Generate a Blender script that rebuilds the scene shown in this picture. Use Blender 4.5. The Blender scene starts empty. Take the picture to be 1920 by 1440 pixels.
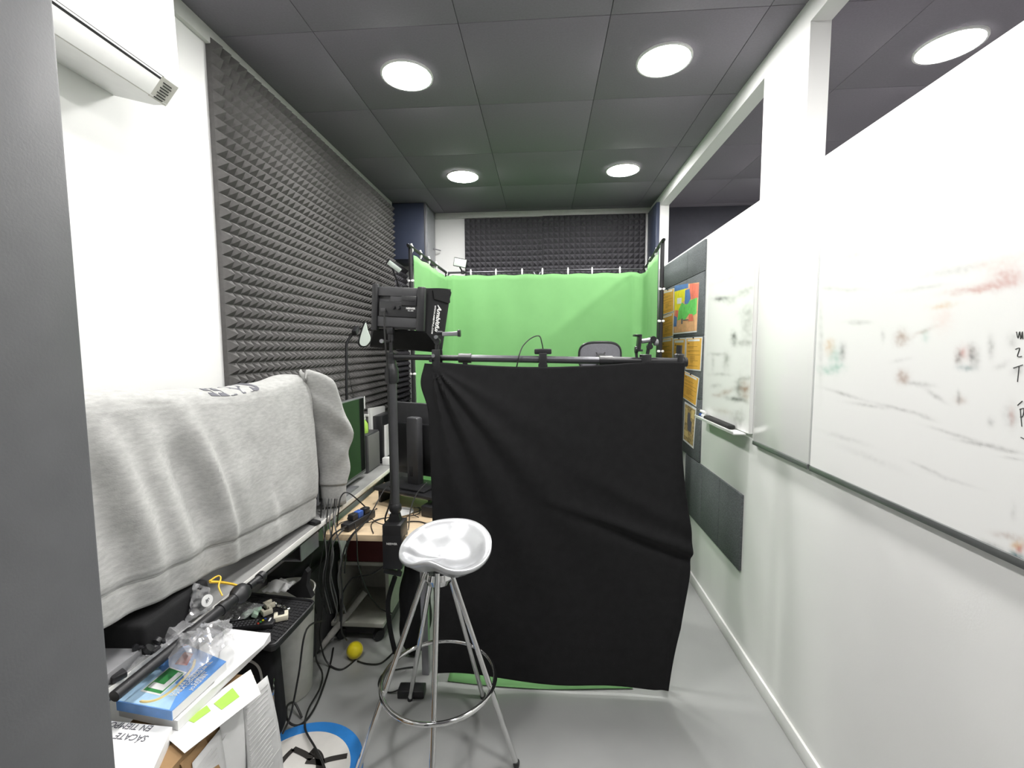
import bpy, bmesh, math, random
from mathutils import Vector, Matrix, noise
random.seed(7)
sc = bpy.context.scene
C = bpy.data.collections.new('studio'); sc.collection.children.link(C)
PI = math.pi
V = Vector

# ------------------------------------------------------------------ camera
FPX, PITCH, YAW, ROLL, CAMH = 837.4, .08058, .07057, -.005106, 1.567
cp, sp, cy_, sy_ = math.cos(PITCH), math.sin(PITCH), math.cos(YAW), math.sin(YAW)
FW = V((-sy_*cp, cy_*cp, -sp)); R0 = V((cy_, sy_, 0)); U0 = R0.cross(FW)
RT = R0*math.cos(ROLL)+U0*math.sin(ROLL); UP = U0*math.cos(ROLL)-R0*math.sin(ROLL)
cam = bpy.data.cameras.new('camera'); cam.sensor_width = 36; cam.lens = FPX/1920*36
cam.clip_start = .02
co = bpy.data.objects.new('camera', cam); C.objects.link(co)
m3 = Matrix((RT, UP, -FW)).transposed()
co.matrix_world = Matrix.Translation((0, 0, CAMH)) @ m3.to_4x4()
sc.camera = co

def P(u, v, X=None, Y=None, Z=None):
    """world point seen at a photo pixel on a given plane of the room"""
    d = RT*((u-960)/FPX)+UP*((720-v)/FPX)+FW
    t = X/d.x if X is not None else Y/d.y if Y is not None else (Z-CAMH)/d.z
    return V((d.x*t, d.y*t, d.z*t+CAMH))

# --------------------------------------------------------------- materials
def nd(nt, typ, **kw):
    n = nt.nodes.new(typ)
    for k, v in kw.items(): setattr(n, k, v)
    return n
MATS = {}
def mat(name, col, rough=.6, metal=0, var=.06, scale=30, bump=0, bscale=200, emit=0, spec=.5, stretch=None, sheen=0, coat=0, trans=0):
    if name in MATS: return MATS[name]
    m = bpy.data.materials.new(name); m.use_nodes = True; nt = m.node_tree
    b = nt.nodes['Principled BSDF']
    b.inputs['Roughness'].default_value = rough; b.inputs['Metallic'].default_value = metal
    b.inputs['Specular IOR Level'].default_value = spec
    b.inputs['Base Color'].default_value = (*col, 1)
    if sheen: b.inputs['Sheen Weight'].default_value = sheen
    if coat: b.inputs['Coat Weight'].default_value = coat
    if trans: b.inputs['Transmission Weight'].default_value = trans
    tc = nd(nt, 'ShaderNodeTexCoord'); src = tc.outputs['Object']
    if stretch:
        mp = nd(nt, 'ShaderNodeMapping'); mp.inputs['Scale'].default_value = stretch
        nt.links.new(src, mp.inputs['Vector']); src = mp.outputs['Vector']
    if var:
        n = nd(nt, 'ShaderNodeTexNoise'); n.inputs['Scale'].default_value = scale; n.inputs['Detail'].default_value = 5
        nt.links.new(src, n.inputs['Vector'])
        r = nd(nt, 'ShaderNodeMapRange'); r.inputs['To Min'].default_value = 1-var; r.inputs['To Max'].default_value = 1+var
        r.inputs['From Min'].default_value = .3; r.inputs['From Max'].default_value = .7
        nt.links.new(n.outputs['Fac'], r.inputs['Value'])
        mx = nd(nt, 'ShaderNodeVectorMath', operation='SCALE'); mx.inputs[0].default_value = col
        nt.links.new(r.outputs['Result'], mx.inputs['Scale']); nt.links.new(mx.outputs['Vector'], b.inputs['Base Color'])
    if bump:
        n2 = nd(nt, 'ShaderNodeTexNoise'); n2.inputs['Scale'].default_value = bscale
        nt.links.new(src, n2.inputs['Vector'])
        bp = nd(nt, 'ShaderNodeBump'); bp.inputs['Strength'].default_value = bump; bp.inputs['Distance'].default_value = .002
        nt.links.new(n2.outputs['Fac'], bp.inputs['Height']); nt.links.new(bp.outputs['Normal'], b.inputs['Normal'])
    if emit:
        b.inputs['Emission Color'].default_value = (1, .985, .96, 1); b.inputs['Emission Strength'].default_value = emit
    MATS[name] = m; return m

white_wall = mat('white_paint', (.80, .80, .79), .6, var=.015, scale=3, bump=.05)
cream_trim = mat('trim_paint', (.55, .56, .53), .5, var=.03)
ceil_m = mat('dark_ceiling_tile', (.19, .176, .205), .9, var=.05, scale=120, bump=.1)
gap_m = mat('ceiling_gap', (.02, .02, .022), .9, var=0)
floor_m = mat('grey_floor_paint', (.33, .335, .33), .35, var=.05, scale=4, bump=.03)
navy_wall = mat('dark_navy_wall', (.055, .055, .07), .8)
jamb_m = mat('dark_grey_metal_paint', (.118, .121, .127), .4, var=.06, scale=25, bump=.08, bscale=400)
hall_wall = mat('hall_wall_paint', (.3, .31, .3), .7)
foam_m = mat('charcoal_foam', (.125, .121, .119), .95, var=.1, scale=60, bump=.4, bscale=350, spec=.2)
foam_b = mat('black_foam', (.085, .082, .092), .95, var=.1, scale=60, bump=.4, bscale=350, spec=.2)
lamp_m = mat('lamp_diffuser', (1, 1, 1), .5, var=0, emit=172)
white_pl = mat('white_plastic', (.78, .78, .77), .35, var=.02)
beige_pl = mat('aged_white_plastic', (.55, .54, .50), .4, var=.03)
cream_pl = mat('cream_plastic', (.72, .68, .55), .45)
black_pl = mat('black_plastic', (.018, .018, .02), .38, var=.1)
dark_pl = mat('charcoal_plastic', (.05, .05, .054), .5, var=.08)
black_mt = mat('black_matte_metal', (.022, .022, .024), .42, .3, var=.05)
grey_mt = mat('grey_metal', (.30, .30, .32), .35, .6)
pipe_mt = mat('dark_grey_pipe', (.10, .10, .11), .35, .6)
chrome = mat('chrome', (.75, .75, .75), .08, 1, var=.02)
alu = mat('satin_aluminium_white', (.60, .61, .63), .26, .5, var=.02)
green_cl = mat('green_screen_cloth', (.175, .375, .15), .85, var=.03, scale=8, bump=.1, spec=.15)
black_cl = mat('black_muslin', (.0135, .0135, .0145), .85, var=.12, scale=25, bump=.3, bscale=500, spec=.2, sheen=.02)
hoodie_m = mat('heather_grey_fleece', (.40, .40, .39), .95, var=.12, scale=70, bump=.25, bscale=300, spec=.1, stretch=(1, .5, 1.8), sheen=.25)
ink_m = mat('dark_grey_ink', (.13, .13, .15), .8)
felt_m = mat('grey_felt', (.125, .135, .14), .95, var=.28, scale=140, bump=.4, spec=.1)
navy_m = mat('navy_cabinet_laminate', (.045, .055, .09), .35, var=.03)
frost_m = mat('frosted_glass_panel', (.23, .24, .26), .25, var=.05)
whiteb = mat('whiteboard_enamel', (.80, .80, .79), .14, var=.02, scale=2)
rail_m = mat('brushed_rail', (.28, .29, .29), .3, .7)
wood_m = mat('pale_birch_laminate', (.72, .56, .37), .45, var=.10, scale=9, stretch=(1, 12, 12))
desk_w = mat('white_desk_laminate', (.74, .73, .70), .4, var=.02)
card_m = mat('brown_cardboard', (.34, .21, .10), .85, var=.1, scale=20)
paper_m = mat('white_paper', (.80, .80, .80), .7, var=.015)
grey_paper = mat('printed_grey_paper', (.62, .62, .62), .75, var=.05)
blue_m = mat('blue_book_cover', (.14, .33, .72), .3, var=.25, scale=14)
lblue_m = mat('light_blue_print', (.42, .63, .84), .3, var=.1)
dblue_m = mat('navy_blue_print', (.03, .09, .35), .4)
lgreen_m = mat('learner_plate_green', (.06, .30, .09), .35)
hgreen_m = mat('lime_highlight', (.40, .66, .10), .6)
red_m = mat('red_print', (.55, .06, .03), .45)
gold_m = mat('pale_gold_print', (.74, .58, .25), .5)
orange_m = mat('orange_print', (.80, .45, .08), .55, var=.04)
brown_ink = mat('brown_ink', (.36, .19, .04), .6)
yellow_m = mat('yellow_rubber', (.80, .66, .02), .35)
ycable_m = mat('yellow_cable_sheath', (.80, .50, .05), .45)
cable_m = mat('black_cable_rubber', (.012, .012, .012), .45)
gcable_m = mat('grey_cable_sheath', (.10, .10, .10), .5)
sign_blue = mat('sign_blue', (.03, .22, .62), .4)
sign_white = mat('sign_white', (.70, .68, .65), .45, var=.03)
screen_m = mat('glossy_black_screen', (.012, .014, .013), .04, var=0, spec=.9)
tv_back = mat('black_television_shell', (.012, .012, .013), .3)
burg_m = mat('burgundy_box', (.09, .012, .012), .7)
white_lt = mat('unlit_led_diffuser', (.66, .74, .68), .4, var=.01)
mesh_m = mat('grey_chair_mesh', (.16, .16, .18), .6, var=.2, scale=300)
mat_tex = mat('black_ribbed_rubber', (.02, .02, .022), .5, var=.2)
zip_m = mat('grey_zip', (.42, .41, .38), .5)
paint_o = mat('peach_paint', (.78, .44, .22), .7, var=.12)
paint_y = mat('yellow_paint', (.85, .75, .03), .7, var=.1)
paint_g = mat('green_paint', (.15, .60, .13), .7, var=.15)
paint_b = mat('blue_paint', (.10, .21, .46), .7, var=.15)
paint_r = mat('coral_paint', (.78, .20, .13), .7, var=.12)
photo_m = mat('sepia_photo', (.45, .33, .15), .5, var=.6, scale=55)
mark_g = mat('faded_grey_marker', (.52, .52, .51), .4)
mark_k = mat('black_marker_ink', (.10, .10, .10), .4)
mark_r = mat('faded_red_marker', (.62, .33, .30), .4)
mark_t = mat('faded_teal_marker', (.40, .62, .52), .4)
mark_b = mat('faded_brown_marker', (.50, .36, .30), .4)

def plastic_film():
    m = bpy.data.materials.new('clear_plastic_film'); m.use_nodes = True; nt = m.node_tree
    nt.nodes.remove(nt.nodes['Principled BSDF']); out = nt.nodes['Material Output']
    t = nd(nt, 'ShaderNodeBsdfTransparent'); t.inputs[0].default_value = (.93, .93, .94, 1)
    g = nd(nt, 'ShaderNodeBsdfGlossy'); g.inputs['Roughness'].default_value = .12
    d = nd(nt, 'ShaderNodeBsdfDiffuse'); d.inputs[0].default_value = (.7, .7, .72, 1)
    f = nd(nt, 'ShaderNodeLayerWeight'); f.inputs['Blend'].default_value = .45
    a = nd(nt, 'ShaderNodeMixShader'); b = nd(nt, 'ShaderNodeMixShader'); b.inputs[0].default_value = .26
    nt.links.new(f.outputs['Fresnel'], a.inputs[0]); nt.links.new(t.outputs[0], a.inputs[1]); nt.links.new(g.outputs[0], a.inputs[2])
    nt.links.new(a.outputs[0], b.inputs[1]); nt.links.new(d.outputs[0], b.inputs[2]); nt.links.new(b.outputs[0], out.inputs[0])
    return m
film_m = plastic_film()

# ------------------------------------------------------------ mesh builder
def frame_from(d):
    d = d.normalized(); a = V((0, 0, 1)) if abs(d.z) < .9 else V((1, 0, 0))
    x = a.cross(d).normalized(); return x, d.cross(x).normalized(), d
def rotz(a): return Matrix.Rotation(a, 3, 'Z')
def euler(x, y, z): return (Matrix.Rotation(z, 3, 'Z') @ Matrix.Rotation(y, 3, 'Y') @ Matrix.Rotation(x, 3, 'X'))
def axes(x, y):
    x = V(x).normalized(); y = V(y); y = (y-x*y.dot(x)).normalized(); z = x.cross(y)
    return Matrix((x, y, z)).transposed()
def spline(pts, n=8, closed=False):
    pts = [V(p) for p in pts]; out = []; N = len(pts)
    segs = N if closed else N-1
    for i in range(segs):
        if closed: a, b, c, d = pts[i-1], pts[i], pts[(i+1) % N], pts[(i+2) % N]
        else: a, b, c, d = pts[max(i-1, 0)], pts[i], pts[i+1], pts[min(i+2, N-1)]
        for k in range(n):
            t = k/n
            out.append(.5*((2*b)+(c-a)*t+(2*a-5*b+4*c-d)*t*t+(-a+3*b-3*c+d)*t**3))
    if not closed: out.append(pts[-1])
    return out

class MB:
    def __init__(s): s.bm = bmesh.new()
    def face(s, vs, mi=0):
        try:
            f = s.bm.faces.new(vs); f.material_index = mi; return f
        except ValueError: return None
    def box(s, c, size, rot=None, bevel=0, mi=0, seg=2):
        t = bmesh.new(); bmesh.ops.create_cube(t, size=1)
        for v in t.verts: v.co = V((v.co.x*size[0], v.co.y*size[1], v.co.z*size[2]))
        if bevel:
            bmesh.ops.bevel(t, geom=list(t.edges), offset=bevel, segments=seg, affect='EDGES', profile=.5)
        s.merge(t, rot, c, mi); return s
    def span(s, a, b, bevel=0, mi=0):
        a, b = V(a), V(b)
        return s.box((a+b)/2, [abs(b[i]-a[i]) for i in range(3)], None, bevel, mi)
    def merge(s, t, rot, c, mi):
        c = V(c); mp = {}
        for v in t.verts:
            q = (rot @ v.co) if rot else v.co
            mp[v] = s.bm.verts.new(q+c)
        for f in t.faces: s.face([mp[v] for v in f.verts], mi)
        t.free()
    def tube(s, pts, r, seg=8, mi=0, closed=False, cap=True):
        pts = [V(p) for p in pts]; N = len(pts); rings = []
        rr = r if isinstance(r, (list, tuple)) else [r]*N
        x = None
        for i, p in enumerate(pts):
            if closed: d = pts[(i+1) % N]-pts[i-1]
            else: d = pts[min(i+1, N-1)]-pts[max(i-1, 0)]
            if d.length < 1e-9: d = V((0, 0, 1))
            d.normalize()
            if x is None: x, y, _ = frame_from(d)
            else:
                x = (x-d*x.dot(d))
                x = x.normalized() if x.length > 1e-6 else frame_from(d)[0]
                y = d.cross(x)
            rings.append([s.bm.verts.new(p+(x*math.cos(2*PI*k/seg)+y*math.sin(2*PI*k/seg))*rr[i]) for k in range(seg)])
        rng = range(N if closed else N-1)
        for i in rng:
            a, b = rings[i], rings[(i+1) % N]
            for k in range(seg): s.face([a[k], a[(k+1) % seg], b[(k+1) % seg], b[k]], mi)
        if cap and not closed:
            s.face(rings[0][::-1], mi); s.face(rings[-1], mi)
        return s
    def rod(s, a, b, r, seg=16, mi=0, r2=None):
        a, b = V(a), V(b)
        return s.tube([a, b], [r, r if r2 is None else r2], seg, mi)
    def lathe(s, prof, c=(0, 0, 0), rot=None, seg=32, mi=0, loop=False):
        c = V(c); rings = []
        for r, z in prof:
            ring = []
            for k in range(seg):
                q = V((r*math.cos(2*PI*k/seg), r*math.sin(2*PI*k/seg), z))
                ring.append(s.bm.verts.new((rot @ q if rot else q)+c))
            rings.append(ring)
        for a, b in zip(rings, rings[1:]):
            for k in range(seg): s.face([a[k], a[(k+1) % seg], b[(k+1) % seg], b[k]], mi)
        if loop:
            a, b = rings[-1], rings[0]
            for k in range(seg): s.face([a[k], a[(k+1) % seg], b[(k+1) % seg], b[k]], mi)
            return s
        if prof[0][0] > 1e-6: s.face(rings[0][::-1], mi)
        if prof[-1][0] > 1e-6: s.face(rings[-1], mi)
        bmesh.ops.remove_doubles(s.bm, verts=[v for ring in (rings[0], rings[-1]) for v in ring], dist=1e-7)
        return s
    def prism(s, poly, ext, mi=0, side_mi=None):
        poly = [V(p) for p in poly]; ext = V(ext)
        a = [s.bm.verts.new(p) for p in poly]; b = [s.bm.verts.new(p+ext) for p in poly]
        s.face(a[::-1], mi); s.face(b, mi)
        for i in range(len(a)):
            j = (i+1) % len(a); s.face([a[i], a[j], b[j], b[i]], mi if side_mi is None else side_mi)
        return s
    def grid(s, fn, nu, nv, mi=0, closed_u=False):
        g = [[s.bm.verts.new(fn(i/nu, j/nv)) for j in range(nv+1)] for i in range(nu+(0 if closed_u else 1))]
        n = len(g)
        for i in range(nu):
            for j in range(nv): s.face([g[i][j], g[(i+1) % n][j], g[(i+1) % n][j+1], g[i][j+1]], mi)
        return s
    def sheet(s, o, xd, yd, w, h, t=.0006, mi=0):
        """thin rectangle: o centre, xd / yd unit directions"""
        return s.box(o, (w, h, t), axes(xd, yd), mi=mi)
    def text(s, txt, o, xd, yd, size, mi=0, shear=0, ext=.0004, align='LEFT', bold=0):
        cu = bpy.data.curves.new('txt', 'FONT'); cu.body = txt; cu.size = size; cu.extrude = ext
        cu.shear = shear; cu.align_x = align; cu.offset = bold; cu.resolution_u = 3
        ob = bpy.data.objects.new('txt', cu); C.objects.link(ob)
        dg = bpy.context.evaluated_depsgraph_get(); me = bpy.data.meshes.new_from_object(ob.evaluated_get(dg))
        t = bmesh.new(); t.from_mesh(me)
        s.merge(t, axes(xd, yd), o, mi)
        bpy.data.objects.remove(ob); bpy.data.curves.remove(cu); bpy.data.meshes.remove(me)
        return s
    def build(s, name, m, parent=None, weld=False, solid=0, label=None, normals=True, sharp=40):
        if weld: bmesh.ops.remove_doubles(s.bm, verts=s.bm.verts, dist=1e-5)
        if normals: bmesh.ops.recalc_face_normals(s.bm, faces=s.bm.faces)
        org = V((0, 0, 0))
        if parent is None:
            lo = V((min(v.co.x for v in s.bm.verts), min(v.co.y for v in s.bm.verts), min(v.co.z for v in s.bm.verts)))
            hi = V((max(v.co.x for v in s.bm.verts), max(v.co.y for v in s.bm.verts), max(v.co.z for v in s.bm.verts)))
            org = V(((lo.x+hi.x)/2, (lo.y+hi.y)/2, lo.z))
        else:
            p = parent
            while p is not None: org = org+V(p.location); p = p.parent
        for v in s.bm.verts: v.co -= org
        for f in s.bm.faces: f.smooth = True
        me = bpy.data.meshes.new(name); s.bm.to_mesh(me); s.bm.free()
        me.set_sharp_from_angle(angle=math.radians(sharp))
        for x in (m if isinstance(m, (list, tuple)) else [m]): me.materials.append(x)
        o = bpy.data.objects.new(name, me); C.objects.link(o)
        if parent is None: o.location = org
        else: o.parent = parent
        if solid:
            md = o.modifiers.new('thickness', 'SOLIDIFY'); md.thickness = solid; md.offset = 0
        if label: o['label'] = label
        return o

def tag(o, label, cat, group=None, kind=None):
    o['label'] = label; o['category'] = cat
    if group: o['group'] = group
    if kind: o['kind'] = kind
    return o
def thing(name, label, cat, loc, group=None):
    o = bpy.data.objects.new(name, None); C.objects.link(o); o.empty_display_size = .1
    o.location = loc; return tag(o, label, cat, group)
def struct(o): o['kind'] = 'structure'; return o

# ================================================================= SETTING
H = 2.857; XL, XR, YB, YF = -1.36, .99, 4.35, -2.2; WT = .075; XN = 3.7
b = MB(); b.span((XL-.1, YF-.1, -.1), (XN+.1, YB+.1, 0)); struct(b.build('floor', floor_m))
b = MB(); b.span((XL-.1, YF-.1, H+.012), (XN+.1, YB+.1, H+.1), mi=1)
x0, y0, T = -.34, 1.872, .6
for i in range(-2, 8):
    for j in range(-8, 6):
        xa, xb = max(x0+i*T, XL), min(x0+(i+1)*T, XN); ya, yb = max(y0+j*T, YF), min(y0+(j+1)*T, YB)
        if xb-xa > .02 and yb-ya > .02:
            b.span((xa+.0012, ya+.0012, H), (xb-.0012, yb-.0012, H+.014), bevel=.0012)
struct(b.build('ceiling', [ceil_m, gap_m]))
b = MB(); b.span((XL-.1, YF, 0), (XL, YB, H+.012)); struct(b.build('wall_left', white_wall))
b = MB(); b.span((XL-.1, YB, 0), (XR+WT, YB+.1, H+.012)); struct(b.build('wall_back', white_wall))
b = MB(); b.span((XL-.1, YF-.1, 0), (XN, YF, H+.012)); struct(b.build('wall_front', white_wall))
SILL, HEAD = 2.236, 2.772
b = MB()
b.span((XR, YF, 0), (XR+WT, YB, SILL)); b.span((XR, YF, HEAD), (XR+WT, YB, H+.012))
for ya, yb in ((3.99, YB), (1.837, 2.185), (-.2, .037), (YF, -1.95)):
    b.span((XR, ya, SILL), (XR+WT, yb, HEAD))
struct(b.build('wall_right', white_wall))
b = MB(); b.span((XR+WT, YB, 0), (XN+.1, YB+.1, H+.012)); struct(b.build('wall_neighbour_back', navy_wall))
b = MB(); b.span((XN, YF-.1, 0), (XN+.1, YB, H+.012)); struct(b.build('wall_neighbour_right', white_wall))
# cornice under the ceiling, left and back
b = MB(); b.span((XL, 1.30, H-.062), (XL+.022, 3.985, H), bevel=.003); struct(b.build('trim_1', cream_trim))
b = MB(); b.span((-1.035, YB-.02, H-.055), (XR, YB, H), bevel=.003); struct(b.build('trim_2', cream_trim))
b = MB(); b.span((XR-.012, YF, 0), (XR, YB, .068), bevel=.003); struct(b.build('baseboard_right', white_wall))
# the metal frame of the doorway the photo is taken through, and the wall it stands in
b = MB(); b.span((-.552, .30, 0), (-.452, .41, H), bevel=.004); struct(b.build('door_1', jamb_m))
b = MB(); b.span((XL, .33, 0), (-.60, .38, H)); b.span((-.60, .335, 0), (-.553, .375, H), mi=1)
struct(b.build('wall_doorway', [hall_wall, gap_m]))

# recessed ceiling lights
def ceiling_light(x, y, label):
    t = thing('ceiling_light', label, 'ceiling light', (x, y, H), 'round recessed ceiling lights')
    MB().lathe([(.113, -.004), (.113, -.009), (.121, -.009), (.123, -.004), (.123, -.0005), (.113, -.0005)], (x, y, H), loop=True).build('rim', white_pl, t)
    MB().lathe([(0, -.007), (.10, -.007), (.1125, -.005), (.1125, -.001), (0, -.001)], (x, y, H)).build('diffuser', lamp_m, t)
LL = [(-.645, 2.185, 'round white ceiling light left of centre, nearest the foam wall at front'),
      (.541, 2.165, 'large round white ceiling light right of centre near the white pillar'),
      (-.605, 3.438, 'smaller looking round ceiling light above the left half of the green screen'),
      (.576, 3.415, 'smaller looking round ceiling light above the right half of the green screen'),
      (1.744, 2.163, 'round ceiling light seen through the upper opening in the right wall')]
for a in LL: ceiling_light(*a)
for x, y, lab in ((-.645, .92, 'round ceiling light just above the frame, on the side of the air conditioner'), (.541, .92, 'round ceiling light just above the frame, on the side of the whiteboards'),
                  (1.744, 3.43, 'round ceiling light of the next room hidden behind the white pillar'), (1.744, .92, 'round ceiling light of the next room beyond the right edge'), (2.95, 2.163, 'round ceiling light deep in the next room')):
    ceiling_light(x, y, lab)

# =========================================================== ACOUSTIC FOAM
def foam(name, o, xd, yd, w, h, label, m, pitch=.05, base=.02, tip=.036):
    """o lower left corner on the wall, xd along, yd up, pyramids grow along xd x yd"""
    xd, yd = V(xd), V(yd); n = xd.cross(yd); o = V(o)+n*.001; b = MB()
    nx, ny = max(1, round(w/pitch)), max(1, round(h/pitch)); px, py = w/nx, h/ny
    b.box(o+xd*w/2+yd*h/2+n*base/2, (w, h, base), axes(xd, yd))
    g = [[b.bm.verts.new(o+xd*px*i+yd*py*j+n*(base+.0004)) for j in range(ny+1)] for i in range(nx+1)]
    for i in range(nx):
        for j in range(ny):
            a = b.bm.verts.new(o+xd*px*(i+.5)+yd*py*(j+.5)+n*(base+tip))
            q = [g[i][j], g[i+1][j], g[i+1][j+1], g[i][j+1]]
            for k in range(4): b.face([q[k], q[(k+1) % 4], a])
    ob = b.build(name, m, sharp=20, normals=False)
    return tag(ob, label, 'acoustic foam', 'pyramid foam panels')
YD = (0, 1, 0); ZD = (0, 0, 1)
foam('acoustic_foam_panel', (XL, 1.812, .80), YD, ZD, 1.107, 2.02, 'charcoal pyramid foam panel on left wall, nearest, behind the grey sweatshirt', foam_m)
foam('acoustic_foam_panel', (XL, 2.922, .80), YD, ZD, 1.056, 2.02, 'charcoal pyramid foam panel on left wall, farther, behind the desk lamp', foam_m)
foam('acoustic_foam_panel', (XL, 3.98, .80), YD, ZD, .365, 1.54, 'charcoal pyramid foam panel below the wall cabinet in the left corner', foam_b)
foam('acoustic_foam_panel', (-.752, YB, 1.88), (1, 0, 0), ZD, .744, .915, 'dark pyramid foam on back wall, left half beside the white strip', foam_b)
foam('acoustic_foam_panel', (-.006, YB, 1.88), (1, 0, 0), ZD, .95, .925, 'dark pyramid foam on back wall, right half', foam_b)
b = MB(); b.span((XR-.03, 3.995, 1.9), (XR-.001, 4.31, 2.80), bevel=.003)
tag(b.build('acoustic_foam_panel', navy_m), 'narrow flat dark navy panel on right wall in the far corner', 'acoustic foam')

# ============================================================ AIR CONDITIONER
t = thing('air_conditioner', 'white wall air conditioner mounted high on the left wall', 'air conditioner', (XL, .9, 2.33))
ya, yb = .55, 1.395
prof = [(-1.36, 2.372), (-1.23, 2.338), (-1.185, 2.335), (-1.142, 2.385), (-1.138, 2.42), (-1.142, 2.66), (-1.17, 2.69), (-1.36, 2.69)]
b = MB(); b.prism([(x, ya, z) for x, z in prof], (0, yb-ya, 0)); b.build('housing', white_pl, t)
b = MB(); b.prism([(x, ya-.001, z) for x, z in ((-1.188, 2.3335), (-1.1465, 2.382), (-1.1495, 2.385), (-1.191, 2.3365))], (0, yb-ya-.062, 0))
fl = b.build('louver_flap', beige_pl, t)
b = MB(); b.prism([(x, ya, z) for x, z in ((-1.149, 2.3765), (-1.141, 2.3865), (-1.146, 2.391), (-1.154, 2.381))], (0, yb-ya-.055, 0)); b.build('outlet_slot', gap_m, t)
b = MB(); b.prism([(x, yb-.061, z) for x, z in ((-1.1885, 2.331), (-1.1415, 2.385), (-1.1445, 2.388), (-1.1915, 2.334))], (0, .0595, 0)); b.build('end_cap', beige_pl, t)
for k in range(7):
    f = .12+.115*k; p0 = V((-1.19, 0, 2.3305)).lerp(V((-1.142, 0, 2.3855)), f)
    b = MB(); b.box((p0.x+.0005, yb-.034+(.004 if k % 2 else 0), p0.z-.0005), (.003, .03, .003), euler(0, -.85, 0)); b.build('vent_slit', gap_m, t)

# ============================================================== WALL CABINET
t = thing('wall_cabinet', 'dark navy wall cabinet with frosted glass door in far left corner', 'cabinet', (-1.2, 4.16, 2.36))
MB().span((XL, 4.0, 2.365), (-1.06, YB, 2.85), bevel=.003).build('body', navy_m, t)
d = MB(); d.span((-1.058, 4.0, 2.365), (-1.038, YB-.02, 2.85), bevel=.002); d = d.build('door', grey_mt, t)
MB().span((-1.0385, 4.02, 2.385), (-1.0345, 4.29, 2.83)).build('frosted_pane', frost_m, d)
b = MB(); b.rod((-1.03, 4.23, 2.50), (-.985, 4.31, 2.50), .006); b.rod((-1.036, 4.25, 2.50), (-1.02, 4.25, 2.50), .006); b.build('handle', grey_mt, d)

# ============================================================== GREEN SCREEN
t = thing('backdrop_stand', 'three sided black pipe frame holding up the green cloth', 'backdrop stand', (0, 3.6, 0))
posts = [(-.908, 3.06), (.780, 3.06), (-.885, 4.1), (.89, 4.1)]
ZT = 2.255
for x, y in posts:
    b = MB(); b.rod((x, y, .02), (x, y, ZT+.0), .0135); b.lathe([(0, 0), (.035, 0), (.035, .02), (.02, .03)], (x, y, 0)); b.build('pole', black_mt, t)
b = MB(); b.tube(spline([(-.908, 3.06, ZT), (-.906, 3.09, ZT+.005), (-.886, 4.06, ZT), (-.885, 4.1, ZT)]), .012); b.build('side_pipe', black_mt, t)
b = MB(); b.tube(spline([(.780, 3.06, ZT), (.782, 3.09, ZT+.005), (.888, 4.06, ZT), (.89, 4.1, ZT)]), .012); b.build('side_pipe', black_mt, t)
b = MB(); b.tube(spline([(-.885, 4.1, ZT-.05), (-.86, 4.1, ZT-.005), (-.80, 4.1, ZT), (-.12, 4.1, ZT), (-.09, 4.1, ZT-.012), (-.07, 4.1, ZT-.05)]), .009); b.build('rear_pipe', pipe_mt, t)
b = MB(); b.tube(spline([(-.045, 4.1, ZT-.05), (-.025, 4.1, ZT-.012), (.01, 4.1, ZT+.004), (.80, 4.1, ZT+.004), (.86, 4.1, ZT), (.89, 4.1, ZT-.05)]), .009); b.build('rear_pipe', pipe_mt, t)
def clip(p, label, vertical=False):
    p = V(p); b = MB()
    sz = (.016, .03, .042)
    b.box(p, sz, bevel=.004); b.box(p+V((0, -.008, .022)), (.012, .012, .018), euler(.5, 0, 0), bevel=.003); b.box(p+V((0, -.006, -.026)), (.011, .012, .016), bevel=.003)
    tag(b.build('spring_clip', white_pl), label, 'clip', 'white spring clips on the green screen frame')
for i, u in enumerate((838, 883, 930, 979, 1017, 1065, 1110, 1162)):
    q = P(u, 504, Y=4.1); clip((q.x, 4.1, ZT-.004), ['first', 'second', 'third', 'fourth', 'fifth', 'sixth', 'seventh', 'eighth'][i]+' white clip from the left along the rear pipe of the green screen')
for i, y in enumerate((3.09, 3.30, 3.52, 3.74)):
    clip((-.906+.02*(y-3.06), y, ZT), ['nearest', 'second nearest', 'third nearest', 'farthest'][i]+' white clip on the left side pipe of green screen')
for i, y in enumerate((3.12, 3.38, 3.72, 3.98)):
    clip((.782+.106*(y-3.06), y, ZT), ['nearest', 'second nearest', 'third nearest', 'farthest'][i]+' white clip on the right side pipe of green screen')
for i, z in enumerate((1.54, 1.74, 1.95)):
    b = MB(); b.box((.780, 3.056, z), (.043, .018, .016), bevel=.004); tag(b.build('spring_clip', white_pl), ['lowest', 'middle', 'highest'][i]+' white clip on the right front pole of green screen', 'clip', 'white spring clips on the green screen frame')
for i, z in enumerate((1.39, 2.03)):
    b = MB(); b.box((-.908, 3.056, z), (.043, .018, .016), bevel=.004); tag(b.build('spring_clip', white_pl), ['lower', 'upper'][i]+' white clip on the left front pole of green screen', 'clip', 'white spring clips on the green screen frame')
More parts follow.
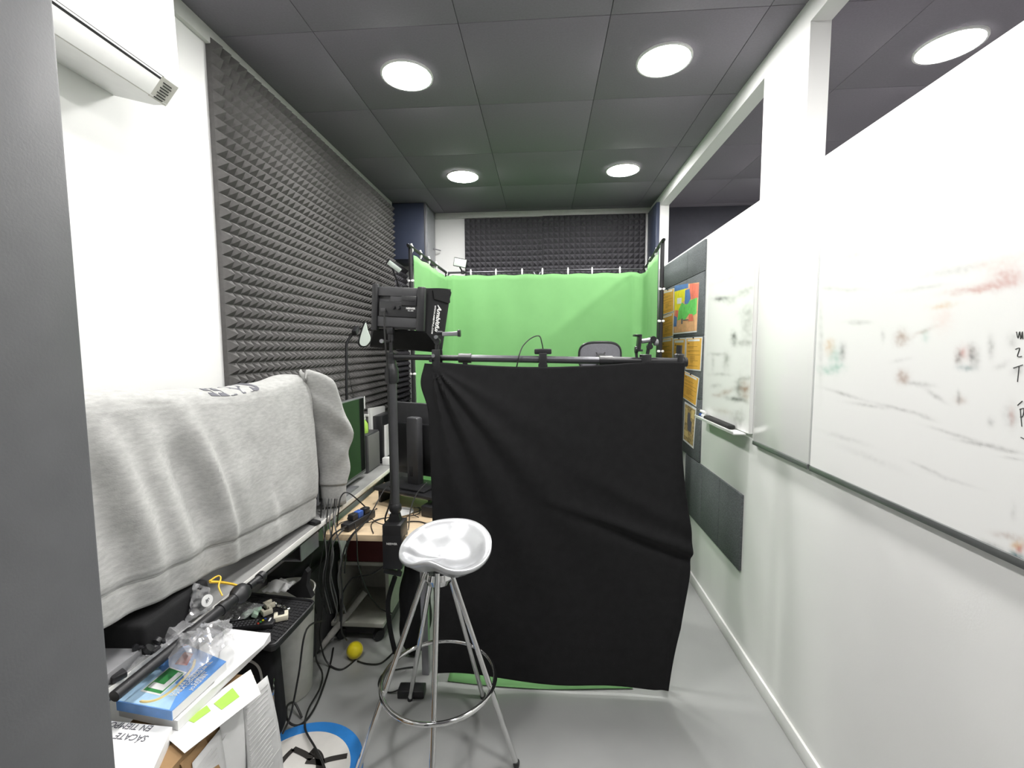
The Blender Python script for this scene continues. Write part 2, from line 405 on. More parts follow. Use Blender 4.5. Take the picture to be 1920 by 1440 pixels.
# cloth: left wing, back, right wing, floor
path = spline([(-.885, 3.075, 0), (-.876, 3.5, 0), (-.868, 3.92, 0), (-.835, 4.035, 0), (-.72, 4.065, 0), (0, 4.07, 0), (.70, 4.065, 0), (.82, 4.04, 0), (.855, 3.93, 0), (.81, 3.5, 0), (.757, 3.075, 0)], 9)
cum = [0]
for i in range(1, len(path)): cum.append(cum[-1]+(path[i]-path[i-1]).length)
LT = cum[-1]
def on_path(f):
    d = f*LT
    for i in range(1, len(path)):
        if cum[i] >= d-1e-9:
            k = (d-cum[i-1])/max(1e-9, cum[i]-cum[i-1]); return path[i-1].lerp(path[i], k)
    return path[-1]
def gfun(u, v):
    p = on_path(u); q = on_path(min(1, u+.004))-on_path(max(0, u-.004)); n = V((-q.y, q.x, 0)).normalized()
    s = u*LT; wing = p.y < 3.95
    top = (2.205 if wing else 2.222) + (.003*math.sin(s*2*PI/.24) if wing else .004*math.sin(s*2*PI/.23))
    if abs(p.y-3.99) < .055: top -= .012
    z = .02+(top-.02)*v
    w = .006*math.sin(s*9+1.5*v)+.004*math.sin(s*23+3*v)+.012*noise.noise(V((s*2.2, z*1.1, 3)))
    fo = (p.x-.72)+1.25*(2.2-z)       # diagonal crease from the upper right corner
    w += -.012*math.exp(-(fo/.05)**2)*(v > .5)*max(0, min(1, (p.x+.1)/.4)) if p.y > 3.9 else 0
    return p+n*w+V((0, 0, z))
b = MB(); b.grid(gfun, 150, 50)
def ffun(u, v):
    k = v; y = 4.05+(1.952-4.05)*k; xa = -.85+.40*max(0, min(1, (3.08-y)/1.0)); xb = .83-.42*min(1, max(0, (3.9-y)/1.8))
    x = xa+(xb-xa)*u
    return V((x, y+.018*math.sin(x*5-1.2)*k, .006+.003*noise.noise(V((x*4, y*4, 0)))))
b.grid(ffun, 40, 50)
tag(b.build('green_screen_cloth', green_cl, solid=.0015), 'bright green chroma key cloth hung on three sides and trailing over the floor', 'backdrop cloth')

# small led panel clipped on the rear pipe and a second one in the left corner
def led_panel(c, rot, w, h, label, stem):
    t = thing('led_light_panel', label, 'led light', c)
    MB().box(c, (w, .022, h), rot, bevel=.004).build('body', black_pl, t)
    MB().box(V(c)+rot @ V((0, -.0125, 0)), (w*.9, .004, h*.84), rot, bevel=.001).build('diffuser', white_lt, t)
    b = MB(); b.rod(V(c)+rot @ V((0, 0, -h/2)), stem, .007); b.box(stem, (.03, .03, .03), bevel=.004); b.build('mount', black_mt, t)
led_panel((-.747, 4.06, 2.335), euler(.1, .22, -.12), .125, .078, 'small white faced led panel tilted on the rear pipe, front of white strip', (-.735, 4.1, ZT+.002))
c = P(739, 499, X=-1.19)
led_panel(c, euler(.5, .55, .75), .13, .045, 'slim led light in the corner below the navy cabinet', c+V((.02, .06, -.16)))

# =============================================== BLACK CURTAIN AND ITS STAND
t = thing('curtain_stand', 'dark telescopic pipe crossbar on a clamped upright holding the black curtain', 'curtain stand', (-.676, 1.95, .70))
BY = 1.955
A, B = V((-.680, BY, 1.530)), V((.598, BY, 1.503))
def bar(f): return A.lerp(B, f)
b = MB(); b.rod(bar(0), bar(.26), .0125); b.box(bar(0), (.034, .034, .04), bevel=.006); b.build('crossbar_section', black_mt, t)
b = MB(); b.rod(bar(.255), bar(.74), .0155); b.build('crossbar_section', pipe_mt, t)
b = MB(); b.rod(bar(.735), bar(1), .0175); b.lathe([(0, 0), (.02, 0), (.02, .012), (0, .016)], bar(1), euler(0, PI/2, 0)); b.build('crossbar_section', black_mt, t)
for f in (.262, .742):
    b = MB(); b.rod(bar(f-.022), bar(f+.022), .021); b.box(bar(f)+V((0, 0, -.02)), (.02, .02, .018), bevel=.003); b.build('coupling', black_pl, t)
px_, py_ = -.678, BY
up = MB(); up.rod((px_, py_, .84), (px_, py_, 1.455), .0205); up.rod((px_, py_, .755), (px_, py_, .85), .018); up.build('upright_pole', dark_pl, t)
b = MB(); b.lathe([(.0, 1.50), (.021, 1.50), (.025, 1.485), (.030, 1.475), (.030, 1.43), (.026, 1.415), (.0, 1.41)], (px_, py_, 0)); b.rod((px_, py_, 1.49), (px_, py_, 1.525), .019); b.build('collar', black_pl, t)
b = MB(); b.lathe([(.0, .86), (.022, .86), (.028, .85), (.028, .83), (.022, .82), (.0, .82)], (px_, py_, 0)); b.build('collar', black_pl, t)
cl = MB(); cl.box((px_, 1.945, .742), (.085, .10, .075), bevel=.004); cl.box((px_, 1.912, .655), (.088, .034, .16), bevel=.004)
cl.prism([(px_-.028, 1.965, .78), (px_+.028, 1.965, .78), (px_+.02, 1.965, .815), (px_-.02, 1.965, .815)], (0, -.03, 0)); cl.box((px_, 1.945, .585), (.03, .09, .025), bevel=.003)
cl = cl.build('desk_clamp', black_mt, t)
MB().text('NEEWER', (px_, 1.8942, .690), (1, 0, 0), ZD, .0125, align='CENTER', bold=.0003).build('clamp_lettering', white_pl, cl, label='white maker lettering')
b = MB(); b.rod((px_, 1.985, .52), (px_, 1.985, .668), .008); b.box((px_-.03, 1.985, .515), (.085, .018, .022), euler(0, .25, .1), bevel=.004); b.lathe([(0, 0), (.018, 0), (.018, .008), (0, .008)], (px_, 1.985, .662)); b.build('clamp_screw', black_mt, cl)
rp = MB(); rp.rod((.548, BY+.040, .005), (.588, BY+.036, 1.575), .0125); rp.lathe([(.0125, 1.50), (.021, 1.505), (.021, 1.535), (.0125, 1.54)], (.588, BY+.036, 0)); rp.lathe([(0, 0), (.018, 0), (.018, .02), (.0125, .03)], (.548, BY+.040, 0)); rp.build('right_pole', black_mt, t)

# curtain cloth
CYY = 1.93
def cfun(u, v):
    # v: 0 top .. 1 bottom
    lx = -.510+.012*math.sin(PI*v)+.02*max(0, .12-v)/.12*0
    lx += -.030*math.exp(-((v-.06)/.055)**2)
    rx = .590+.045*math.exp(-((v-.58)/.20)**2)-.006*math.sin(v*9)-.035*max(0, v-.8)/.2
    x = lx+(rx-lx)*u
    topz = 1.512-.045*math.sin(PI*min(1, u*1.15))**1.0*.55-.006*u-(.0 if u > .03 else .01)
    botz = .055-.02*u+.022*math.sin(3.0*PI*u)*(1-u)+.0
    cr = max(0, (u-.94)/.06); botz += .014*cr*cr
    z = topz+(botz-topz)*v
    # fold fan radiating from the upper left clip
    dx, dz = x+.488, 1.50-z; r = math.hypot(dx, dz)+1e-6; a = math.atan2(dz, dx)
    def fold(a0, wdt, amp): return amp*math.exp(-((a-a0)/wdt)**2)
    fall = min(1, r/.12)*math.exp(-max(0, r-.55)/.45)
    y = (fold(1.12, .11, .022)+fold(.84, .10, .018)+fold(1.38, .09, .022)-fold(.98, .08, .010)-fold(1.25, .08, .012)+fold(.55, .10, .007))*fall
    # horizontal pull folds towards the right edge
    def pull(z0, sl, wd, amp):
        d = z-(z0+sl*(x-.6)); return amp*math.exp(-(d/wd)**2)*max(0, min(1, (x+.05)/.5))
    y += pull(.70, -.34, .030, .022)-pull(.655, -.36, .03, .016)+pull(.80, -.5, .04, .010)
    y += .014*noise.noise(V((x*2.6, z*1.5, 1.7)))+.006*math.sin(x*14+z*2)*v
    if u > .965: y -= .018*((u-.965)/.035)**2*-1
    return V((x, CYY-y, z))
b = MB(); b.grid(cfun, 140, 160)
tag(b.build('black_curtain', black_cl, solid=.003), 'large black cloth curtain hanging from the crossbar in front of the green screen', 'curtain')

def spring_clamp(p, label, name='spring_clamp'):
    p = V(p); b = MB()
    b.box(p+V((0, -.022, -.005)), (.022, .008, .07), euler(.12, 0, 0), bevel=.003); b.box(p+V((0, .022, -.005)), (.022, .008, .07), euler(-.12, 0, 0), bevel=.003)
    b.rod(p+V((-.012, 0, -.028)), p+V((.012, 0, -.028)), .010); b.box(p+V((0, -.016, -.045)), (.02, .012, .03), euler(-.4, 0, 0), bevel=.003); b.box(p+V((0, .016, -.045)), (.02, .012, .03), euler(.4, 0, 0), bevel=.003)
    return tag(b.build(name, black_pl), label, 'clamp', 'black clamps along the crossbar')
q = P(1272, 682, Y=BY); spring_clamp((q.x, BY, q.z+.01), 'black clamp gripping the curtain at the right end of the crossbar')

# webcam on the bar with a looped cable
f = (P(1018, 672, Y=BY).x-A.x)/(B.x-A.x); q = bar(f)
t = thing('webcam', 'small black webcam clamped on the middle of the crossbar', 'webcam', q)
MB().box(q+V((0, .01, .035)), (.075, .03, .024), bevel=.005).build('body', black_pl, t)
b = MB(); b.box(q+V((0, -.02, -.004)), (.034, .008, .065), bevel=.003); b.box(q+V((0, .024, -.004)), (.034, .008, .065), bevel=.003); b.box(q+V((0, 0, -.042)), (.03, .05, .024), bevel=.004)
b.rod(q+V((-.02, -.014, -.024)), q+V((.02, -.014, -.024)), .007); b.build('clamp', black_pl, t)
b = MB(); b.lathe([(0, 0), (.010, 0), (.012, .006), (0, .007)], q+V((.012, .028, .035)), euler(-PI/2, 0, 0), 16); b.build('lens', screen_m, t)
cb = [q+V((0, .005, .047)), P(1016, 643, Y=BY), P(1011, 630, Y=BY), P(996, 634, Y=BY), P(981, 648, Y=BY-.01), P(974, 664, Y=BY-.028), P(970, 682, Y=BY-.03), P(968, 692, Y=BY-.01)]
tag(MB().tube(spline(cb, 7), .0028, 6).build('webcam_cable', cable_m), 'thin black cable arching up from the webcam against the green', 'cable')

# phone holder at the right of the bar
q = bar((P(1210, 676, Y=BY).x-A.x)/(B.x-A.x))
t = thing('phone_holder', 'black phone holder arm clamped on the right half of the crossbar', 'phone holder', q)
b = MB(); b.box(q+V((0, 0, -.028)), (.045, .055, .03), bevel=.005); b.box(q+V((0, .024, .0)), (.04, .008, .06), bevel=.003); b.box(q+V((0, -.024, 0)), (.04, .008, .06), bevel=.003); b.build('clamp', black_pl, t)
def pp(u, v, dy=0): return P(u, v, Y=BY+dy)
b = MB(); b.tube([pp(1214, 664), pp(1217, 648), pp(1224, 636)], .008); b.lathe([(0, -.012), (.012, -.012), (.012, .012), (0, .012)], pp(1218, 650), euler(PI/2, 0, 0), 16); b.lathe([(0, -.012), (.013, -.012), (.013, .012), (0, .012)], pp(1224, 636), euler(PI/2, 0, 0), 16); b.build('arm', black_mt, t)
b = MB(); b.rod(pp(1203, 640), pp(1222, 637), .010); b.lathe([(.008, 0), (.014, .004), (.014, .018), (0, .02)], pp(1225, 642), euler(0, PI/2, .2), 12); b.build('joint_knob', grey_mt, t)
b = MB(); b.box((pp(1198, 642)), (.014, .045, .068), euler(0, .08, 0), bevel=.004); b.box(pp(1195, 629), (.03, .045, .009), bevel=.002); b.box(pp(1199, 657), (.02, .045, .009), bevel=.002); b.build('cradle', black_pl, t)
b = MB(); b.lathe([(0, -.006), (.014, -.006), (.016, 0), (.014, .006), (0, .006)], pp(1193, 656), euler(0, PI/2, 0), 16); b.rod(pp(1193, 660), pp(1194, 672), .006); b.build('knob', black_pl, t)

# clamp arm near the left end of the bar
q = bar((P(820, 672, Y=BY).x-A.x)/(B.x-A.x))
t = thing('clamp_arm', 'black clamp with short grey bracket at the left end of the curtain', 'clamp', q)
b = MB(); b.box(q+V((0, -.025, -.006)), (.036, .012, .085), bevel=.004); b.box(q+V((0, .025, -.006)), (.036, .012, .085), bevel=.004); b.box(q+V((0, 0, -.045)), (.034, .05, .03), bevel=.004); b.rod(q+V((-.02, -.03, -.012)), q+V((-.02, -.045, -.012)), .007); b.build('jaws', black_pl, t)
b = MB(); b.tube([pp(820, 664, -.02), pp(819, 650, -.02), pp(820, 636, -.02)], .009); b.lathe([(0, -.013), (.014, -.013), (.014, .013), (0, .013)], pp(820, 640, -.02), euler(PI/2, 0, 0), 16); b.rod(pp(819, 624, -.02), pp(830, 624, -.02), .008); b.build('arm', black_mt, t)
b = MB(); b.rod(pp(812, 667, -.045), pp(812, 667, -.02), .008); b.rod(pp(817, 632, -.045), pp(818, 632, -.02), .008); b.build('screw_knob', grey_mt, t)
b = MB(); b.box(pp(846, 626, -.02), (.075, .03, .018), euler(0, -.02, 0), bevel=.003); b.build('bracket', grey_mt, t, label='grey metal bracket')
b = MB(); b.box(pp(861, 625, -.02), (.012, .034, .03), bevel=.004); b.build('bracket_end', black_pl, t)

# ================================================= LED VIDEO LIGHT WITH HOOD
t = thing('video_light', 'black led video light with fabric hood above the left pole', 'video light', (px_, BY, 1.56))
LY = 1.94
tl, tr, br, bl = P(702, 537, Y=LY+.01), P(797, 541, Y=LY), P(789, 626, Y=LY), P(694, 607, Y=LY+.01)
xd = (tr-tl).normalized(); yd = ((tl-bl)+(tr-br)).normalized(); fr = axes(xd, yd); nb = fr @ V((0, 0, 1))   # nb towards the camera
cc = (tl+tr+br+bl)/4; W_, H_ = ((tr-tl).length+(br-bl).length)/2, ((tl-bl).length+(tr-br).length)/2
MB().box(cc-nb*.03, (W_, H_, .045), fr, bevel=.008).build('housing', dark_pl, t)
def L(x, y, z=0): return cc+fr @ V((x*W_/2, y*H_/2, z))
b = MB(); b.box(L(.05, -.06, .0), (W_*.74, H_*.36, .022), fr, bevel=.003); b.build('control_box', black_pl, t)
b = MB(); b.box(L(-.06, .38, .0), (W_*.22, H_*.30, .006), fr, bevel=.001); b.build('rating_plate', dark_pl, t, label='grey rating plate')
b = MB(); b.box(L(.48, .36, .006), (W_*.30, H_*.24, .022), fr, bevel=.004); b.box(L(.48, .40, .018), (W_*.24, H_*.03, .004), fr); b.build('battery_plate', black_pl, t)
b = MB(); b.box(L(0, .78, -.002), (W_*.8, H_*.22, .016), fr, bevel=.004); b.build('top_band', dark_pl, t)
b = MB(); b.box(L(.02, -.66, -.002), (W_*.84, H_*.26, .016), fr, bevel=.004); b.build('lower_band', dark_pl, t)
for x in (-.10, .10):
    b = MB(); b.lathe([(0, .01), (.009, .01), (.008, .026), (0, .027)], L(x, .02), fr, 16); b.build('knob', black_pl, t)
b = MB(); b.box(L(-.52, -.12, .012), (.022, .016, .006), fr, bevel=.001); b.build('power_switch', dark_pl, t)
MB().text('NEEWER', L(.55, -.03, .0118), xd, yd, .0105, align='CENTER', bold=.0004).text('NL-288', L(.55, -.13, .0118), xd, yd, .008, align='CENTER').build('maker_lettering', white_pl, t, label='white maker lettering')
# straps and hood
for x, w_, h_ in ((-.86, .12, 1.12), (.93, .15, 1.06)): MB().box(L(x, .0, .0), (W_*w_, H_*h_, .03), fr, bevel=.006).build('strap', black_pl, t)
hd = -nb*.19
ra = [L(-1, 1.02, -.03), L(1.02, 1.02, -.03), L(1.02, -1.04, -.03), L(-1, -1.04, -.03)]
rb = [P(706, 540, Y=2.12), P(845, 543, Y=2.10), P(828, 661, Y=2.06), P(694, 650, Y=2.08)]
b = MB()
def hoodfn(u, v):
    i = int(u*4) % 4; f = u*4-int(u*4)
    a = ra[i].lerp(ra[(i+1) % 4], f); c_ = rb[i].lerp(rb[(i+1) % 4], f)
    return a.lerp(c_, v)+V((0, 0, .004*math.sin(v*PI)*math.sin(u*30)))
b.grid(hoodfn, 48, 8, closed_u=True); hood = b.build('fabric_hood', black_cl, t, solid=.004)
# flap + lettering on the right panel of the hood
pa_, pb_, pc_, pd_ = ra[1], rb[1], rb[2], ra[2]
def hp(u, v): return pa_.lerp(pd_, v).lerp(pb_.lerp(pc_, v), u)
hx = (hp(.7, .9)-hp(.7, .2)).normalized(); hy = -((hp(.9, .5)-hp(.3, .5))).normalized(); hn = hx.cross(-hy).normalized()
if hn.y > 0: hn = -hn
q0, q1, q2, q3 = hp(.22, .03), hp(.98, .03), hp(.98, .22), hp(.30, .20)
b = MB(); b.prism(spline([q0, q0.lerp(q1, .5), q1, q1.lerp(q2, .6), q2, q2.lerp(q3, .6), q3], 4)[::1], hn*.007); b.build('flap', black_cl, hood)
o_ = hp(.50, .30)+hn*.004
b = MB(); b.text('Ambitful', o_, hx, -hn.cross(hx) if (-hn.cross(hx)).dot(hp(1, .5)-hp(0, .5)) > 0 else hn.cross(hx), .0345, shear=.25, bold=.0010)
b.text('WWW.AMBITFUL.COM', hp(.36, .32)+hn*.004, hx, -hn.cross(hx) if (-hn.cross(hx)).dot(hp(1, .5)-hp(0, .5)) > 0 else hn.cross(hx), .0125, bold=.0003)
b.build('hood_lettering', white_pl, hood, label='white slanted maker lettering')
b = MB(); b.rod((px_, BY, 1.535), (px_, BY, 1.62), .0085); b.rod((px_, BY-.006, 1.60), (px_-.03, BY-.006, 1.60), .006); b.lathe([(0, 0), (.014, 0), (.014, .03), (0, .03)], (px_, BY, 1.60)); b.box((px_, BY, 1.645), (.03, .03, .03), bevel=.004); b.build('mount', black_mt, t)
b = MB(); b.lathe([(0, 0), (.009, 0), (.009, .014), (0, .014)], (px_-.034, BY-.012, 1.60), euler(PI/2, 0, 0), 12); b.build('mount_knob', grey_mt, t)
cb = [L(-.42, -.14, .014), L(-.40, -.5, .03), P(722, 640, Y=1.90), P(726, 680, Y=1.915), P(728, 740, Y=1.92), P(731, 840, Y=1.925), P(733, 930, Y=1.925), P(722, 975, Y=1.93), (-.72, 2.02, .705)]
tag(MB().tube(spline(cb, 7), .004, 6).build('power_cable', cable_m), 'black cable hanging down the pole from the video light', 'cable')

# ================================================================ BAR STOOL
SC = V((-.405, 1.597, 0))
t = thing('bar_stool', 'chrome bar stool with white saddle seat in front of the black curtain', 'stool', SC)
for k, adeg in enumerate((-8, 64, 128, 204, 278)):
    a = math.radians(adeg); d = V((math.cos(a), math.sin(a), 0))
    foot = SC+d*.308; top = SC+V((.012, .0, 0))+d*.045+V((0, 0, .745))
    lg = MB(); lg.rod(foot+V((0, 0, .006)), top, .0105, 14); lg = lg.build('leg', chrome, t)
    MB().lathe([(0, 0), (.011, 0), (.013, .012), (.0125, .02), (0, .021)], foot-d*.001, None, 14).build('foot_glide', black_pl, lg)
zr = .305; rr = .308+(.045-.308)*zr/.745
ring = [SC+V((.005, 0, zr))+V((math.cos(2*PI*k/64), math.sin(2*PI*k/64), 0))*(rr+.0155) for k in range(64)]
MB().tube(ring, .0085, 12, closed=True).build('foot_ring', chrome, t)
MB().lathe([(0, .69), (.045, .69), (.058, .715), (.05, .735), (0, .735)], SC+V((.012, 0, 0))).build('hub', chrome, t)
op = [(748, 1042), (752, 1022), (766, 1003), (786, 988), (815, 976), (850, 971.5), (880, 974), (903, 984), (918, 1001), (922, 1019), (918, 1038), (905, 1055), (886, 1066), (862, 1071), (840, 1068), (820, 1059), (802, 1053), (786, 1054), (770, 1057), (757, 1053)]
oy = [1.575, 1.60, 1.635, 1.665, 1.70, 1.725, 1.725, 1.70, 1.66, 1.62, 1.575, 1.53, 1.495, 1.475, 1.475, 1.485, 1.495, 1.50, 1.51, 1.535]
outl = spline([P(u, v, Y=y) for (u, v), y in zip(op, oy)], 4, closed=True)
cen = sum(outl, V((0, 0, 0)))/len(outl)
NS = len(outl)
def seat_pt(i, f):
    e = outl[i % NS]; q = cen.lerp(e, f)
    # a dish: sunk in the middle, rolled rim
    q.z += -.040*(1-f**2.2)+(.010*math.sin(min(1, max(0, (f-.7)/.3))*PI))
    return q
b = MB(); rings = []
for f in [.06, .2, .35, .5, .65, .78, .88, .95, .985, 1.0]: rings.append([b.bm.verts.new(seat_pt(i, f)) for i in range(NS)])
for f, dz in ((1.003, -.008), (.985, -.016), (.93, -.022), (.7, -.03), (.4, -.034), (.15, -.036)):
    rings.append([b.bm.verts.new(V((*(cen.lerp(outl[i], f)).xy, seat_pt(i, min(1, f)).z+dz))) for i in range(NS)])
for a_, c_ in zip(rings, rings[1:]):
    for i in range(NS): b.face([a_[i], a_[(i+1) % NS], c_[(i+1) % NS], c_[i]])
b.face(rings[0]); b.face(rings[-1][::-1])
b.build('seat', alu, t, sharp=80)

# ============================================================ OFFICE CHAIR
cx, cyy = .338, 2.75
t = thing('office_chair', 'grey mesh office chair facing away behind the curtain', 'office chair', (cx, cyy, 0))
def hb(u, v):
    a = 2*PI*u; e = .62
    x = .122*math.copysign(abs(math.cos(a))**e, math.cos(a))*v; z = .085*math.copysign(abs(math.sin(a))**e, math.sin(a))*v
    return V((cx+x, cyy-.03-.03*(1-(x/.122)**2), 1.512+z))
b = MB(); b.grid(lambda u, v: hb(u, max(.02, v)), 40, 8, closed_u=True); b.build('headrest_mesh', mesh_m, t, solid=.012)
b = MB(); b.tube([hb(k/40, 1) for k in range(40)], .009, 8, closed=True); b.build('headrest_frame', black_pl, t)
b = MB()
for i in range(6):
    a = 2*PI*i/6; b.rod((cx, cyy-.075, 1.50), (cx+.05*math.cos(a), cyy-.062, 1.50+.045*math.sin(a)), .005)
b.lathe([(0, 0), (.03, 0), (.034, .012), (0, .02)], (cx, cyy-.062, 1.50), euler(PI/2, 0, 0)); b.box((cx, cyy-.07, 1.44), (.03, .02, .14), bevel=.005); b.build('headrest_bracket', dark_pl, t)
b = MB(); b.grid(lambda u, v: V((cx+(u-.5)*.46, cyy-.02+.06*(2*u-1)**2*-1, .62+.74*v)), 16, 16); b.build('backrest', mesh_m, t, solid=.02)
b = MB(); b.box((cx, cyy+.24, .50), (.5, .48, .08), bevel=.03); b.build('seat', black_cl, t)
b = MB(); b.rod((cx, cyy+.22, .08), (cx, cyy+.22, .47), .028); b.box((cx, cyy-.05, .56), (.06, .05, .25), bevel=.01); b.box((cx, cyy+.08, .45), (.06, .3, .03), bevel=.01); b.build('column', black_mt, t)
for k in range(5):
    a = 2*PI*k/5+.3; e = V((cx+.29*math.cos(a), cyy+.22+.29*math.sin(a), .065))
    lg = MB(); lg.rod((cx, cyy+.22, .11), e+V((0, 0, .015)), .02, 10, r2=.014); lg = lg.build('base_arm', black_pl, t)
    MB().lathe([(0, -.012), (.026, -.012), (.028, 0), (.026, .012), (0, .012)], e+V((0, 0, -.029)), euler(PI/2, 0, a), 14).build('caster', black_pl, lg)

# ====================================================== RIGHT WALL: FELT TILES
def felt(ya, yb, za, zb, label):
    b = MB(); b.span((XR-.012, ya+.0015, za+.0015), (XR, yb-.0015, zb-.0015), bevel=.002)
    tag(b.build('felt_tile', felt_m), label, 'acoustic tile', 'grey felt tiles on the right wall')
cols = [(2.845, 3.174, 'near'), (3.174, 3.80, 'far')]; rows = [(2.03, 2.222, 'top'), (1.638, 2.03, 'second'), (1.238, 1.638, 'third'), (.838, 1.238, 'fourth')]
for ya, yb, cn in cols:
    for za, zb, rn in rows:
        felt(ya, yb, za, zb, f'grey felt tile in the {rn} row of the {cn} column beside the green screen')
for ya, yb, n in ((2.231, 2.51, 'nearest'), (2.51, 2.79, 'middle'), (2.79, 3.11, 'farthest')):
    felt(ya, yb, .443, .836, f'{n} grey felt tile of the low row near the baseboard')

XS = XR-.0135
def wall_sheet(name, pts, mats, label, cat, group=None, inset=.0):
    """pts: tl, tr, br, bl as (y,z) on the right wall, far edge first"""
    b = MB(); q = [V((XS, y, z)) for y, z in pts]
    b.prism(q, (-.0008, 0, 0))
    def at(u, v, d=.0014):
        p = q[0].lerp(q[1], u).lerp(q[3].lerp(q[2], u), v); return p+V((-d, 0, 0))
    return b, at
def poly_on(b, at, uvs, mi, d=.0014): b.prism([at(u, v, d-.0005) for u, v in uvs], (-.0005, 0, 0), mi)
def rect_on(b, at, u0, v0, u1, v1, mi, d=.0014): poly_on(b, at, [(u0, v0), (u1, v0), (u1, v1), (u0, v1)], mi, d)
def orange_sheet(pts, label, pin=True):
    b, at = wall_sheet('', pts, None, label, '')
    rect_on(b, at, .045, .03, .955, .965, 1); rect_on(b, at, .12, .055, .86, .115, 0, .0019)
    rect_on(b, at, .12, .16, .24, .20, 2, .0019)
    for k, (v, a, c_) in enumerate(((.27, .12, .72), (.31, .12, .5), (.40, .12, .88), (.43, .12, .30), (.52, .12, .90), (.58, .3, .62), (.62, .3, .60), (.66, .3, .64), (.70, .3, .8), (.74, .3, .5), (.86, .12, .8))):
        rect_on(b, at, a, v, c_, v+.012, 2, .0019)
    if pin: b.lathe([(0, 0), (.005, 0), (.005, .006), (0, .008)], at(.5, .01), euler(0, -PI/2, 0), 8, 3)
    tag(b.build('poster_sheet', [paper_m, orange_m, brown_ink, black_pl]), label, 'poster', 'orange printed sheets on the felt tiles')
orange_sheet([(3.80, 2.028), (3.464, 2.007), (3.464, 1.834), (3.80, 1.828)], 'orange printed sheet highest in the column next to the green screen pole')
orange_sheet([(3.80, 1.822), (3.464, 1.830), (3.464, 1.648), (3.80, 1.640)], 'orange printed sheet in the middle of the column next to the green screen pole', False)
orange_sheet([(3.80, 1.634), (3.464, 1.644), (3.464, 1.40), (3.80, 1.40)], 'orange printed sheet lowest in the column next to the green screen pole', False)
orange_sheet([(3.45, 1.632), (3.165, 1.630), (3.165, 1.36), (3.45, 1.35)], 'orange printed sheet partly hidden behind the right curtain pole')
orange_sheet([(3.158, 1.630), (2.836, 1.628), (2.852, 1.418), (3.150, 1.412)], 'orange printed sheet right of the curtain pole, below the painting')
orange_sheet([(3.19, 1.405), (2.872, 1.372), (2.915, 1.185), (3.215, 1.215)], 'crooked orange printed sheet just above the sepia picture')
# child painting
b, at = wall_sheet('', [(3.452, 2.022), (2.925, 1.972), (2.945, 1.662), (3.455, 1.662)], None, '', '')
rect_on(b, at, .0, .0, 1, .97, 1)
poly_on(b, at, [(0, .02), (.3, .0), (.52, .10), (.50, .32), (.36, .36), (.30, .52), (.02, .50)], 2, .0017)
poly_on(b, at, [(.0, .0), (.60, -.01), (.60, .08), (.0, .12)], 4, .0019)
poly_on(b, at, [(.66, .0), (1, .02), (1, .30), (.74, .32), (.66, .2)], 5, .0019)
poly_on(b, at, [(.22, .50), (.36, .36), (.52, .42), (.70, .34), (.96, .30), (.96, .62), (.82, .66), (.7, .60), (.52, .72), (.34, .70), (.18, .72)], 3, .0020)
poly_on(b, at, [(.48, .12), (.66, .10), (.72, .30), (.62, .40), (.48, .40)], 4, .0022)
poly_on(b, at, [(.02, .62), (.16, .60), (.14, .84), (.0, .84)], 4, .0019); poly_on(b, at, [(.08, .50), (.22, .52), (.18, .66), (.04, .62)], 5, .0021)
poly_on(b, at, [(.36, .70), (.42, .68), (.42, .80), (.36, .80)], 6, .0023); poly_on(b, at, [(.68, .62), (.82, .62), (.86, .76), (.66, .76)], 5, .0023)
rect_on(b, at, .14, .26, .34, .38, 0, .0024); rect_on(b, at, .44, .72, .66, .735, 6, .0024)
tag(b.build('painting', [paper_m, paint_o, paint_y, paint_g, paint_b, paint_r, ink_m]), 'childlike painting in yellow, green, blue and coral pinned on grey felt', 'painting')
b, at = wall_sheet('', [(3.15, 1.192), (2.912, 1.175), (2.945, .905), (3.165, .918)], None, '', '')
rect_on(b, at, .06, .05, .94, .95, 1)
poly_on(b, at, [(.36, .22), (.52, .20), (.60, .36), (.72, .40), (.70, .66), (.40, .66), (.34, .4)], 2, .0018)
rect_on(b, at, .1, .70, .45, .84, 3, .0018); rect_on(b, at, .62, .1, .88, .3, 3, .0018); rect_on(b, at, .12, .12, .3, .5, 3, .0018)
tag(b.build('picture_print', [paper_m, photo_m, ink_m, gold_m]), 'white bordered sepia picture low on the felt beside the curtain', 'picture')

